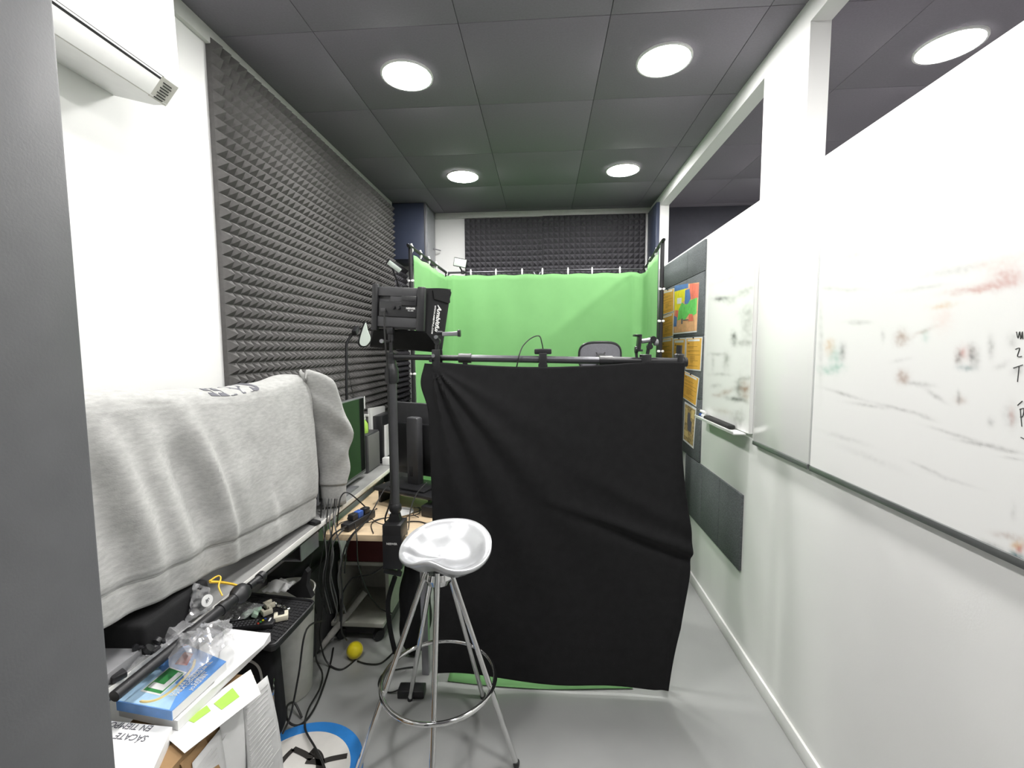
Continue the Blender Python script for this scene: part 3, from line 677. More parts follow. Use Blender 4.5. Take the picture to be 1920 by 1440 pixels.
# ============================================================= WHITEBOARDS
def PX(p):
    d = V(p)-V((0, 0, CAMH)); w_ = d.dot(FW)
    return 960+FPX*d.dot(RT)/w_, 720-FPX*d.dot(UP)/w_
def enamel():
    m = bpy.data.materials.new('drawn_whiteboard'); m.use_nodes = True; nt = m.node_tree; b = nt.nodes['Principled BSDF']
    b.inputs['Roughness'].default_value = .22; b.inputs['Specular IOR Level'].default_value = .4
    a = nd(nt, 'ShaderNodeAttribute', attribute_name='ink'); nt.links.new(a.outputs['Color'], b.inputs['Base Color']); return m
enamel_m = enamel()
INK = {'g': (.35, .35, .34), 'k': (.07, .07, .07), 'r': (.50, .16, .13), 't': (.14, .42, .32), 'b': (.30, .17, .11), 'o': (.62, .36, .12), 'p': (.78, .50, .44), 's': (.10, .20, .22)}
def drawn_board(ya, yb, za, zb, items, nu, nv, strokes, parent):
    """enamel board whose front carries soft smeared drawings (colour attribute)"""
    b = MB(); b.span((XR-.0195, ya, za), (XR-.001, yb, zb)); n0 = len(b.bm.verts)
    b.grid(lambda u, v: V((XR-.020, yb+(ya-yb)*u, zb+(za-zb)*v)), nu, nv)
    cols = []
    b.bm.verts.ensure_lookup_table()
    for i, v in enumerate(b.bm.verts):
        c = [.80, .80, .79]
        if i >= n0:
            x, y = PX(v.co)
            wx = 7*noise.noise(V((x*.05, y*.05, 1)))+3*noise.noise(V((x*.2, y*.2, 5))); wy = 6*noise.noise(V((x*.05, y*.05, 9)))+3*noise.noise(V((x*.2, y*.2, 7)))
            for px, py, w_, h_, sl_, st, ck in items:
                dx = (x+wx*min(1, w_/20)-px)/w_; 
                if abs(dx) > 2: continue
                dy = (y+wy*min(1, h_/14)-py-sl_*(x-px))/h_
                if abs(dy) > 2: continue
                g = st*math.exp(-(dx*dx+dy*dy)*1.6)*(.75+.5*noise.noise(V((x*.12, y*.12, 3))))
                k = INK[ck]; c = [c[q]+(k[q]-c[q])*min(1, max(0, g)) for q in range(3)]
        cols.append((*c, 1))
    for pix, r in strokes: 
        n1 = len(b.bm.verts); b.tube(spline([P(u, v, X=XR-.0202) for u, v in pix], 5), r, 5); cols += [(.06, .06, .06, 1)]*(len(b.bm.verts)-n1)
    o = b.build('board', enamel_m, parent)
    at_ = o.data.color_attributes.new('ink', 'FLOAT_COLOR', 'POINT')
    for i, c in enumerate(cols): at_.data[i].color = c
    return o
# large board
ya, yb, za, zb = .12, 1.672, 1.135, 1.972
t = thing('whiteboard', 'large glossy whiteboard with smudged drawings at the right edge', 'whiteboard', (XR, .9, za))
L1 = [(1608, 604, 24, 5, 0, .55, 'g'), (1690, 634, 15, 15, 0, .75, 'b'), (1655, 630, 5, 12, 0, .5, 'g'), (1693, 708, 14, 15, 0, .8, 'b'), (1724, 720, 28, 6, .1, .6, 'g'), (1754, 742, 22, 6, .6, .6, 'g'), (1730, 622, 26, 6, -.4, .35, 'b'),
      (1556, 650, 12, 18, 0, .5, 'o'), (1566, 672, 14, 26, 0, .45, 't'), (1552, 694, 18, 9, 0, .5, 't'), (1580, 660, 7, 18, 0, .55, 'k'), (1572, 690, 16, 10, 0, .3, 't'), (1798, 668, 8, 16, 0, .8, 'k'), (1808, 662, 16, 16, 0, .5, 'r'), (1822, 666, 8, 22, 0, .7, 'k'), (1832, 672, 8, 22, 0, .6, 'g'), (1812, 690, 20, 6, 0, .6, 's'), (1858, 650, 7, 24, 0, .7, 'g'), (1898, 640, 12, 16, 0, .5, 'g'), (1880, 685, 18, 8, -.3, .4, 'g'), (1908, 695, 14, 10, -.2, .5, 'g'),
      (1800, 750, 12, 10, 0, .5, 'b'), (1797, 745, 4, 12, 0, .6, 'k'), (1857, 792, 9, 10, 0, .6, 'g'), (1895, 782, 15, 26, 0, .55, 'g'), (1897, 780, 7, 20, 0, .4, 'r'), (1770, 573, 26, 7, -.15, .55, 'o'), (1768, 600, 24, 26, 0, .30, 'p'), (1735, 630, 8, 16, 0, .3, 't'), (1690, 675, 20, 5, -.2, .25, 'g'),
      (1600, 480, 70, 12, -.3, .28, 'g'), (1640, 520, 90, 14, -.1, .10, 'g'), (1590, 543, 40, 5, 0, .30, 'g'), (1730, 540, 50, 5, -.15, .35, 'g'), (1800, 505, 70, 10, -.18, .35, 'g'), (1840, 540, 70, 9, -.14, .6, 'r'), (1890, 520, 40, 22, -.1, .55, 'r'), (1880, 490, 60, 16, -.2, .30, 'p'), (1555, 540, 16, 4, 0, .4, 'g'),
      (1585, 740, 40, 4, .3, .6, 'g'), (1625, 760, 40, 4, .15, .5, 'g'), (1690, 768, 50, 4, .25, .6, 'g'), (1740, 784, 20, 4, .35, .5, 'g'), (1790, 815, 50, 4, .3, .6, 'g'), (1850, 835, 50, 5, .2, .6, 'g'), (1895, 846, 30, 4, .2, .6, 'g'), (1830, 832, 40, 3, .2, .5, 'g'), (1900, 860, 26, 3, .15, .5, 'g'), (1740, 880, 34, 4, .42, .5, 'g'), (1790, 902, 50, 4, .3, .3, 'g'), (1585, 822, 50, 6, .3, .28, 'g'), (1630, 858, 70, 8, .4, .2, 'g'),
      (1908, 1022, 14, 12, -.3, .9, 'o'), (1912, 1030, 10, 12, -.2, .8, 'r'), (1890, 1005, 34, 8, .2, .4, 'b'), (1908, 1042, 22, 7, .3, .9, 's'), (1860, 1022, 30, 6, .4, .4, 'k'), (1580, 905, 40, 5, .35, .5, 'g'), (1900, 960, 6, 20, 0, .3, 'g'), (1539, 640, 5, 90, 0, .35, 'g')]
HW = [([(1906+sx*6, 622), (1909+sx*6, 634), (1912+sx*5, 622), (1914+sx*4, 636)], .0010) for sx in (0, 1)]+[([(1904, 655), (1912, 653), (1908, 668), (1916, 668)], .001), ([(1900, 690), (1918, 684)], .001), ([(1911, 686), (1908, 716)], .001), ([(1908, 760), (1917, 752)], .001), ([(1913, 766), (1916, 800)], .001), ([(1912, 768), (1920, 766), (1918, 780), (1913, 782)], .001), ([(1914, 820), (1920, 823)], .001)]
drawn_board(ya, yb, za, zb, L1, 400, 240, HW, t)
MB().span((XR-.024, ya, za-.020), (XR-.001, yb, za-.0005), bevel=.003).build('lower_rail', rail_m, t)
MB().span((XR-.021, yb, za), (XR-.001, yb+.006, zb), bevel=.002).build('side_rail', mat('pale_rail', (.55, .56, .56), .4), t)
# plain board
ya, yb = 1.684, 2.118
t = thing('whiteboard', 'plain unmarked white board panel between the two drawn whiteboards', 'whiteboard', (XR, 1.9, za))
MB().span((XR-.020, ya, za), (XR-.001, yb, zb), bevel=.002).build('board', whiteb, t)
MB().span((XR-.024, ya, za-.020), (XR-.001, yb, za-.0005), bevel=.003).build('lower_rail', rail_m, t)
# small board with pen tray
ya, yb, za, zb = 2.165, 2.745, 1.155, 1.972
t = thing('whiteboard', 'small whiteboard with dark scribbles and a pen tray beside the felt', 'whiteboard', (XR, 2.45, za))
L2 = [(1352, 560, 16, 7, 0, .9, 'k'), (1398, 546, 26, 11, -.25, .7, 'g'), (1372, 562, 12, 10, 0, .7, 'g'), (1372, 520, 40, 5, -.35, .3, 'g'), (1400, 505, 20, 6, -.3, .35, 'g'), (1402, 605, 15, 36, 0, .65, 'g'), (1395, 585, 22, 10, -.2, .4, 'g'), (1376, 636, 7, 14, 0, .9, 'k'), (1398, 642, 18, 8, 0, .8, 'g'), (1362, 678, 8, 20, 0, .8, 'g'), (1345, 664, 20, 4, 0, .6, 'g'), (1337, 680, 4, 16, 0, .4, 'g'), (1350, 702, 22, 4, 0, .5, 'g'), (1395, 710, 18, 5, -.2, .7, 'g'),
      (1386, 728, 10, 18, 0, .8, 'k'), (1398, 732, 12, 20, 0, .8, 'b'), (1362, 734, 14, 7, -.3, .6, 'b'), (1380, 749, 24, 6, .15, .9, 'k'), (1342, 724, 12, 6, 0, .5, 'g'), (1345, 742, 12, 5, 0, .4, 'b'), (1385, 785, 14, 16, 0, .9, 'g'), (1355, 772, 20, 8, .2, .3, 'b'), (1400, 680, 22, 40, 0, .08, 'g')]
drawn_board(ya, yb, za, zb, L2, 160, 220, [], t)
b = MB(); b.span((XR-.078, ya+.03, za-.012), (XR-.018, yb, za-.004), bevel=.002); b.build('pen_tray', white_pl, t)
b = MB(); b.span((XR-.080, ya+.03, za-.004), (XR-.076, yb, za+.006), bevel=.001); b.build('tray_lip', white_pl, t)
b = MB(); b.box((XR-.048, 2.46, za+.008), (.045, .34, .024), bevel=.01)
tag(b.build('board_eraser', mat('black_felt', (.02, .02, .02), .9)), 'long black eraser pad lying in the whiteboard pen tray', 'eraser')
for k, (y, c_, lab) in enumerate(((2.69, dblue_m, 'blue capped marker pen at the far end of the pen tray'), (2.715, mark_k, 'black capped marker pen at the far end of the pen tray'))):
    t = thing('marker_pen', lab, 'marker pen', (XR-.045, y, za))
    zz = za+.007+.022*k
    MB().rod((XR-.045, y-.05, zz), (XR-.045, y+.02, zz), .0085, 12).build('barrel', white_pl, t)
    MB().rod((XR-.045, y+.02, zz), (XR-.045, y+.055, zz), .009, 12).build('cap', c_, t)

# ================================================================ LEFT DESKS
DZ = .772; DX = -1.02
t = thing('white_desk', 'narrow white desk along the foam wall carrying the screens', 'desk', (-1.19, 2.4, 0))
MB().span((XL+.001, .62, DZ-.022), (DX-.003, 3.75, DZ)).build('desktop', mat('grey_desk_laminate', (.30, .30, .295), .4, var=.03), t, label='grey desktop')
MB().span((DX-.003, .62, DZ-.024), (DX, 3.75, DZ+.0005), bevel=.0008).build('edge_band', desk_w, t, label='white front edge')
b = MB(); b.span((DX-.03, .62, DZ-.034), (DX-.004, 3.75, DZ-.0222)); b.build('under_frame', black_mt, t)
for y in (.68, 3.6):
    b = MB(); b.span((-1.08, y, 0), (-1.04, y+.04, DZ-.034)); b.build('leg', black_mt, t)
    b = MB(); b.span((-1.34, y, 0), (-1.30, y+.04, DZ-.0222)); b.build('leg', black_mt, t)
tr_ = MB(); tr_.span((-1.16, 1.78, DZ-.115), (-1.035, 1.93, DZ-.111)); tr_.span((-1.039, 1.78, DZ-.115), (-1.035, 1.93, DZ-.034)); tr_.span((-1.16, 1.927, DZ-.115), (-1.035, 1.93, DZ-.034)); tr_.build('cable_tray', grey_mt, t, label='grey metal cable tray under the top')
WZ = .70
t = thing('wooden_desk', 'desk with pale birch top and clamp, left of the black curtain', 'desk', (-.78, 2.35, 0))
b = MB(); b.span((-1.035, 1.968, WZ-.03), (-.515, 2.78, WZ), bevel=.002); b.build('desktop', wood_m, t)
for x, y in ((-.565, 2.01), (-.565, 2.72), (-.99, 2.72)):
    MB().span((x-.017, y-.017, 0), (x+.017, y+.017, WZ-.03), bevel=.002).build('leg', grey_mt, t)
MB().span((-1.0, 2.70, WZ-.2), (-.55, 2.72, WZ-.03)).build('rail', grey_mt, t)

# television under the sweatshirt
t = thing('television', 'large black television on the white desk mostly covered by the sweatshirt', 'television', (-1.13, 1.5, DZ))
MB().span((-1.165, .80, .845), (-1.125, 2.075, 1.405), bevel=.006).build('panel', tv_back, t)
MB().span((-1.1252, .82, .865), (-1.1235, 2.06, 1.39)).build('screen', screen_m, t)
for y in (1.0, 1.95):
    b = MB(); b.box((-1.13, y, DZ+.010), (.26, .03, .016), rotz(-.45), bevel=.004); b.span((-1.16, y-.015, DZ+.01), (-1.13, y+.015, .85)); b.build('foot', black_pl, t)

# hooded grey sweatshirt draped over it
t = thing('sweatshirt', 'heather grey sweatshirt draped over the black television', 'sweatshirt', (-1.06, 1.4, .8))
def lerp(a, b_, f): return a+(b_-a)*f
def bodyfn(u, v):
    # u: 0 near .. 1 far ; v: 0 hem(front) .. .78 ridge .. 1 behind
    yn, yf = .84, 1.955
    hemz = lerp(.912, .796, u)+.006*math.sin(u*5.2+.4)-.010*math.sin(PI*u); ridge = lerp(1.452, 1.43, u)+.012*math.sin(u*7+1)
    bulge = math.sin(min(1, v/.78)*PI)
    yf2 = yf+.0*v+.02*math.sin(v*3); y = lerp(yn, yf2, u)
    if v < .74:
        f = v/.74; z = lerp(hemz, ridge-.035, f); x = -1.045-.022*f
        x += .016*bulge
    else:
        a = (v-.74)/.26*PI*.92; rx = .062
        x = -1.067-rx+rx*math.cos(a); z = ridge-.035+.040*math.sin(a)-(.05*max(0, (v-.92)/.08))
    # hanging folds
    fz = min(1, max(0, (.78-v)/.3))
    def fold(u0, sl, w, amp): return amp*math.exp(-((u-(u0+sl*(.74-v)))/w)**2)
    d = (fold(.35, .20, .026, .030)-fold(.28, .20, .045, .034)+fold(.43, .20, .05, .010)+fold(.115, .16, .035, .026)-fold(.06, .15, .04, .026)+fold(.20, .18, .03, .012))*fz
    d += fold(.60, .16, .025, .010)*min(1, max(0, (.34-v)/.15))-fold(.66, .1, .03, .008)*min(1, max(0, (.3-v)/.15))
    d *= .35+.65*min(1, v/.3)
    d += .010*noise.noise(V((u*5, v*3.2, 2)))+.004*noise.noise(V((u*15, v*9, 5)))
    if v < .115: d -= .006
    if .10 < v < .13: d -= .004
    if u > .985: x -= .012
    return V((x+d, y, z+(.012*noise.noise(V((u*6, 9, 0))) if v > .6 else 0)))
b = MB(); b.grid(lambda u, v: bodyfn(u, .115+.885*v), 110, 90); b.build('body', hoodie_m, t, solid=.006)
b = MB(); b.grid(lambda u, v: bodyfn(u, .118*v)+V((-.001+.0015*math.sin(u*900)*0, 0, 0)), 110, 10); b.build('hem_band', hoodie_m, t, solid=.008, label='ribbed waistband')
# sleeve
sl = [(566, 708, .020), (577, 708, .040), (594, 724, .060), (607, 765, .070), (620, 818, .078), (625, 866, .070), (624, 908, .056)]
spts = spline([P(u, v, X=(-1.085, -1.065, -1.045, -1.039, -1.043, -1.047, -1.051)[i]) for i, (u, v, r) in enumerate(sl)], 8); rads = []
for i in range(len(spts)):
    f = i/(len(spts)-1)*(len(sl)-1); k = min(len(sl)-2, int(f)); rads.append(lerp(sl[k][2], sl[k+1][2], f-k))
def sleevefn(u, v):
    n = len(spts)-1; f = v*n; k = min(n-1, int(f)); p = spts[k].lerp(spts[k+1], f-k); r = lerp(rads[k], rads[k+1], f-k)
    d = (spts[min(n, k+1)]-spts[max(0, k-1)]).normalized(); sx = V((.88, .47, 0)); sx = (sx-d*sx.dot(d)).normalized(); sy = d.cross(sx)
    a = 2*PI*u; q = p+sx*math.cos(a)*r*1.12+sy*math.sin(a)*r*.55
    q.x += .010*noise.noise(V((q.y*12, q.z*11, 7)))+.010*math.sin(v*13+math.cos(a)*2.5)*math.exp(-((v-.30)/.22)**2)
    q.x += .020*math.exp(-((v-.48-.16*math.cos(a))/.06)**2)-.014*math.exp(-((v-.60-.16*math.cos(a))/.07)**2)+.012*math.exp(-((v-.80+.1*math.cos(a))/.05)**2)
    return q
b = MB(); b.grid(lambda u, v: sleevefn(u, v), 40, 48, closed_u=True)
slv = b.build('sleeve', hoodie_m, t, solid=.005)
c0 = P(624, 900, X=-1.051); c1 = P(627, 946, X=-1.051)
dd = (c1-c0).normalized()
b = MB(); b.grid(lambda u, v: c0.lerp(c1, v)+V((.88, .47, .02)).normalized()*math.cos(2*PI*u)*lerp(.060, .054, v)+V((-.47, .88, 0))*math.sin(2*PI*u)*(.028), 32, 6, closed_u=True); b.build('cuff', hoodie_m, slv, solid=.006, label='ribbed cuff')
# shoulder fold: seam bulge between body and sleeve
# chest print lies upside down on the ridge
b = MB(); b.text('SWIFF', (0, 0, 0), (1, 0, 0), (0, 1, 0), 1, bold=.03, ext=.01)
tw = max(v.co.x for v in b.bm.verts); th = max(v.co.y for v in b.bm.verts)
yA, yB = P(468, 702, X=-1.10).y, P(376, 716, X=-1.10).y
for v in b.bm.verts:
    yy = lerp(yA, yB, v.co.x/tw); uu = (yy-.84)/(1.955-.84); vv = .90-.125*(v.co.y/th)
    p_ = bodyfn(uu, vv); n_ = (bodyfn(uu, vv+.01)-bodyfn(uu, vv-.01)).cross(V((0, 1, 0))).normalized()
    if n_.z < 0: n_ = -n_
    v.co = p_+n_*(.0045+(.0008 if v.co.z > 0 else -.0008))
b.build('chest_print', ink_m, t, label='dark upside down chest lettering')

# green reflecting monitor, speaker, console, bits on white desk
t = thing('monitor', 'thin glossy monitor on white desk showing a green reflection', 'monitor', (-1.11, 2.4, DZ))
MB().span((-1.125, 2.06, .80), (-1.10, 2.655, 1.275), bevel=.004).build('housing', grey_mt, t)
MB().span((-1.1005, 2.07, .815), (-1.0985, 2.645, 1.268)).build('screen', screen_m, t)
b = MB(); b.span((-1.22, 2.25, DZ), (-1.06, 2.45, DZ+.008), bevel=.002); b.span((-1.16, 2.32, DZ+.008), (-1.125, 2.38, 1.0)); b.build('stand', grey_mt, t)
b = MB(); b.span((-1.10, 2.656, 1.20), (-1.097, 2.664, 1.276)); b.build('corner_sticker', white_pl, t, label='white corner strip')
t = thing('speaker', 'grey fabric speaker box on white desk behind the green monitor', 'speaker', (-1.2, 2.83, DZ))
MB().span((-1.30, 2.72, DZ), (-1.115, 2.93, 1.02), bevel=.006).build('cabinet', dark_pl, t)
MB().span((-1.116, 2.73, DZ+.012), (-1.110, 2.92, 1.01), bevel=.002).build('grille', mat('grey_grille_cloth', (.12, .12, .118), .9, var=.25, scale=400), t)
t = thing('spray_bottle', 'small green and white bottle standing on the grey speaker', 'bottle', (-1.17, 2.80, 1.02))
MB().lathe([(0, 0), (.024, 0), (.026, .01), (.025, .06), (.012, .08), (.010, .09), (0, .09)], (-1.165, 2.80, 1.0205), None, 18).build('bottle', hgreen_m, t)
b = MB(); b.lathe([(0, .088), (.013, .088), (.014, .115), (.008, .12), (0, .12)], (-1.165, 2.80, 1.0205), None, 18); b.box((-1.15, 2.80, 1.135), (.04, .014, .016), bevel=.003); b.build('spray_head', white_pl, t)
b = MB()
for k in range(9):
    q = V((-1.23+.05*random.random(), 2.76+.13*random.random(), 1.0325)); b.box(q, (.03, .02, .02+.03*random.random()), euler(random.random(), 0, random.random()), bevel=.004)
tag(b.build('small_accessories', black_pl, None), 'jumble of tiny black accessories on the grey speaker top', 'accessories', kind='stuff')
t = thing('game_console', 'upright white and black console on white desk beside big black monitor', 'console', (-1.14, 3.1, DZ))
b = MB(); b.prism([(-1.20, 2.98, DZ+.01), (-1.20, 3.22, DZ+.01), (-1.20, 3.24, 1.14), (-1.20, 2.955, 1.16)], (.018, 0, 0)); b.build('side_panel', white_pl, t)
b = MB(); b.prism([(-1.115, 3.02, DZ+.04), (-1.115, 3.22, DZ+.04), (-1.115, 3.24, 1.02), (-1.115, 3.03, 1.03)], (.016, 0, 0)); b.build('side_panel', white_pl, t)
MB().span((-1.182, 2.995, DZ+.01), (-1.115, 3.21, 1.10), bevel=.004).build('core', black_pl, t)
b = MB(); b.span((-1.19, 2.97, DZ), (-1.07, 3.12, DZ+.012)); b.build('stand', black_pl, t)
b = MB(); b.span((-1.10, 2.93, DZ), (-1.05, 2.98, DZ+.05), bevel=.004); tag(b.build('white_dock', white_pl), 'small white block on white desk edge at the console foot', 'charger')
# desk lamp
t = thing('desk_lamp', 'slim black desk lamp with white teardrop head against the foam', 'desk lamp', (-1.235, 2.72, DZ))
lb = P(650, 742, X=-1.235)
MB().lathe([(0, 0), (.08, 0), (.08, .012), (.02, .02), (0, .02)], (lb.x, lb.y, DZ)).build('base', black_pl, t)
b = MB(); b.tube(spline([(lb.x, lb.y, DZ+.015), lb, P(650, 690, X=-1.235), P(649.5, 655, X=-1.235), P(651, 642, X=-1.23), P(658, 630, X=-1.21), P(668, 619, X=-1.18)], 6), .0085, 10); b.build('arm', black_mt, t)
b = MB(); b.box(P(667, 620, X=-1.18), (.03, .06, .035), euler(.6, 0, 0), bevel=.005); b.build('hinge', black_pl, t)
hy_ = 2.80
tear = [(686, 605), (689, 617), (695, 634), (693, 641), (687, 648), (679, 648), (675, 643), (676, 634), (680, 620)]
tp = spline([P(u, v, Y=hy_) for u, v in tear], 3, closed=True)
b = MB(); b.prism(tp, (0, -.006, 0)); b.build('diffuser', white_lt, t)
cg = sum(tp, V())/len(tp)
b = MB(); b.prism([cg+(p-cg)*1.12+V((-.010, .001, -.002)) for p in tp], (0, .022, 0)); b.build('head', black_pl, t)
cb = [P(652, 690, X=-1.23), P(655, 705, X=-1.225), P(659, 725, X=-1.215), P(662, 742, X=-1.21), P(663, 760, X=-1.21)]
tag(MB().tube(spline(cb, 6), .002, 6).build('lamp_cable', cable_m), 'thin black cord beside the desk lamp arm', 'cable')

# big monitor seen from behind on a riser
ang = -.40; rm = rotz(ang); mc = V((-.70, 2.42, 0))
t = thing('monitor_riser', 'black monitor riser shelf standing on the birch desk', 'monitor riser', mc+V((0, 0, WZ)))
b = MB(); b.box(mc+rm @ V((.02, -.02, 0))+V((0, 0, .790)), (.46, .24, .02), rm, bevel=.006); b.build('shelf', black_pl, t)
for sx in (-.2, .23): MB().box(mc+rm @ V((sx, 0, 0))+V((0, 0, .740)), (.02, .2, .08), rm, bevel=.003).build('side_leg', black_pl, t)
MB().box(mc+rm @ V((.15, .02, 0))+V((0, 0, .730)), (.12, .12, .058), rm, bevel=.004).build('drawer', dark_pl, t)
t = thing('monitor', 'large black monitor seen from behind on the riser, thick stand column', 'monitor', mc+V((0, 0, .80)))
MB().box(mc+rm @ V((.05, .07, 0))+V((0, 0, 1.045)), (.56, .028, .42), rm, bevel=.006).build('housing', dark_pl, t)
MB().box(mc+rm @ V((.05, .05, 0))+V((0, 0, 1.01)), (.50, .03, .26), rm, bevel=.008).build('rear_bulge', black_pl, t)
MB().box(mc+rm @ V((.05, .0855, 0))+V((0, 0, 1.045)), (.54, .003, .40), rm).build('screen', screen_m, t)
col = MB(); cbx = bmesh.new(); bmesh.ops.create_cube(cbx, size=1)
col.box(mc+rm @ V((-.015, -.01, 0))+V((0, 0, .995)), (.082, .055, .385), rm, bevel=.014); col = col.build('stand_column', dark_pl, t)
b = MB(); b.box(mc+rm @ V((-.022, -.0385, 0))+V((0, 0, .885)), (.022, .004, .058), rm, bevel=.0018); b.build('cable_hole', gap_m, col)
MB().box(mc+rm @ V((.0, -.02, 0))+V((0, 0, .806)), (.24, .18, .012), rm, bevel=.004).build('stand_foot', black_pl, t)

# desk-top bits
t = thing('power_strip', 'black power strip with blue plug lying on the birch desk', 'power strip', (-.9, 2.08, WZ))
q0, q1 = P(646, 990, Z=WZ+.02), P(697, 962, Z=WZ+.02); d = (q1-q0); a = math.atan2(d.y, d.x)
MB().box((q0+q1)/2, (d.length, .048, .036), rotz(a), bevel=.005).build('body', black_pl, t)
for f, m_ in ((.30, black_pl), (.5, dblue_m), (.74, black_pl)):
    b = MB(); b.box(q0+d*f+V((0, 0, .032)), (.04, .034, .034), rotz(a), bevel=.006); b.build('plug', m_, t, label='blue plug' if m_ is dblue_m else None)
b = MB(); b.lathe([(0, 0), (.03, 0), (.062, .006), (.066, .009), (.06, .008), (.028, .004), (0, .004)], P(752, 962, Z=WZ)+V((0, .0, 0)), None, 28)
tag(b.build('saucer', white_pl), 'white saucer on the birch desk behind the clamp', 'saucer')
b = MB(); b.box(P(800, 985, Z=WZ+.03)+V((-.03, .22, 0)), (.07, .1, .055), rotz(-.3), bevel=.004); tag(b.build('hard_drive', black_pl), 'black box on birch desk by the curtain edge', 'box')

# ======================================================= UNDER THE DESKS
t = thing('storage_cart', 'low pale grey storage cart standing in the shade under the desks', 'cart', (-.98, 2.4, 0))
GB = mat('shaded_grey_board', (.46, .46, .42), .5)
for n_, a_, c_ in (('bottom_board', (-1.13, 2.20, .092), (-.845, 2.58, .114)), ('back_board', (-1.13, 2.56, .114), (-.845, 2.58, .38)), ('side_board', (-.865, 2.30, .114), (-.845, 2.56, .38)), ('side_board', (-1.13, 2.30, .114), (-1.11, 2.56, .38)), ('top_board', (-1.13, 2.30, .38), (-.845, 2.58, .40)), ('plinth', (-1.12, 2.24, .03), (-.855, 2.57, .092))):
    MB().span(a_, c_, bevel=.001).build(n_, black_pl if n_ == 'plinth' else GB, t)
for x in (-1.09, -.885):
    MB().lathe([(0, -.012), (.028, -.012), (.03, 0), (.028, .012), (0, .012)], (x, 2.235, .03), euler(PI/2, 0, .8), 16).build('caster', black_pl, t)
b = MB(); b.box((-.96, 2.42, .478), (.24, .24, .155), bevel=.006); tag(b.build('burgundy_box', burg_m), 'dark red box on top of the storage cart in the shade', 'box')
t = thing('backpack', 'black backpack leaning under the desk at the curtain edge', 'backpack', (-.66, 2.12, 0))
def bag(u, v):
    a = 2*PI*u; r = math.sin(PI*min(.985, max(.015, v)))**.42
    z = .01+.54*v; wx = .092*r*(1-.12*v); wy = .085*r
    q = V((-.66+.02*v+wx*math.cos(a), 2.13+wy*math.sin(a), z)); q += V((1, 1, 0))*.018*noise.noise(V((q.x*9, q.y*9, z*7))); return q
b = MB(); b.grid(bag, 28, 22, closed_u=True); b.build('bag_body', black_cl, t)
b = MB(); b.tube(spline([(-.72, 2.045, .46), (-.755, 2.04, .34), (-.755, 2.05, .2), (-.735, 2.06, .06)], 6), .012, 8); b.build('strap', black_cl, t)
t = thing('rubber_ball', 'yellow rubber ball on the grey floor below the desk', 'ball', (-.955, 2.09, 0))
bc = V((-.955, 2.09, .041))
MB().lathe([(0, -.040), (.020, -.0345), (.0345, -.020), (.040, 0), (.0345, .020), (.020, .0345), (0, .040)], bc, euler(.5, .3, 0), 24).build('shell', yellow_m, t)
b = MB(); b.lathe([(.0402, -.0012), (.0408, 0), (.0402, .0012)], bc, euler(.9, .3, 0), 32); b.build('seam', gold_m, t)
t = thing('power_adapter', 'black power adapter brick on the floor at the curtain corner', 'power adapter', (-.60, 1.875, 0))
MB().box((-.595, 1.872, .019), (.12, .06, .036), rotz(.05), bevel=.005).build('brick', black_pl, t)
b = MB(); b.tube(spline([(-.655, 1.875, .018), (-.70, 1.87, .006), (-.76, 1.90, .006), (-.77, 1.98, .006), (-.70, 2.02, .006), (-.62, 2.04, .007)], 7), .0032, 6); b.build('lead', cable_m, t)
b = MB(); b.rod((-1.12, 2.16, .06), (-.98, 2.30, .23), .017, 18); b.rod((-1.12, 2.16, .06), (-1.155, 2.12, .018), .015, 18)
tag(b.build('grey_tube', mat('grey_foam_tube', (.36, .35, .33), .8, var=.2)), 'short grey tube leaning in the cables under the desk', 'tube')
t = thing('computer_tower', 'black computer tower in the shade under the white desk', 'computer', (-1.22, 2.1, 0))
MB().span((-1.33, 1.98, .02), (-1.15, 2.38, .48), bevel=.006).build('case', black_pl, t)
MB().span((-1.15, 2.0, .04), (-1.147, 2.36, .46)).build('side_panel', dark_pl, t)

# cables
def cable(pts, r, label, m=None, n=7):
    b = MB(); b.tube(spline(pts, n), r, 6); tag(b.build('cable', m or cable_m), label, 'cable', 'loose cables around the desk')
def pc(u, v, **k): return P(u, v, **k)
Y2 = 1.955
cable([pc(693, 972, Z=.745), pc(655, 1010, Y=Y2), pc(640, 1060, Y=Y2), pc(642, 1120, Y=Y2), pc(640, 1180, Y=2.0), pc(650, 1200, Y=2.05)], .0042, 'black cable falling over the birch desk front nearest its left corner')
cable([pc(650, 986, Z=.735), pc(622, 1006, Y=1.945), pc(612, 1040, Y=Y2), pc(608, 1090, Y=Y2), pc(604, 1150, Y=Y2), pc(600, 1195, Y=2.0), pc(612, 1240, Y=2.02), pc(640, 1255, Z=.006), pc(668, 1235, Z=.006)], .004, 'black cable from the power strip ending in a loop near the yellow ball')
cable([pc(645, 992, Z=.73), pc(628, 1012, Y=1.945), pc(622, 1035, Y=1.95), pc(621, 1080, Y=1.98), pc(632, 1130, Y=2.0), pc(628, 1165, Y=2.0)], .0035, 'grey cable draped over the left corner of the birch desk', gcable_m)
cable([pc(665, 978, Z=.73), pc(669, 1010, Y=1.952), pc(672, 1060, Y=1.98), pc(690, 1110, Y=2.06), pc(712, 1140, Y=2.12), pc(735, 1150, Y=2.16)], .003, 'thin black cable curving down in front of the storage cart')
cable([pc(690, 955, Z=.74), pc(655, 925, Y=2.12), pc(640, 930, Y=2.10), pc(635, 955, Y=2.06), pc(632, 985, Z=.705)], .0035, 'black cable looping up at the edge of the white desk')
cable([pc(733, 905, Y=2.22), pc(718, 922, Y=2.18), pc(700, 955, Y=2.1), pc(680, 985, Z=.705), pc(662, 1003, Y=1.955), pc(650, 1030, Y=1.95), pc(646, 1075, Y=1.97)], .003, 'thin black cable slanting across the birch desk top')
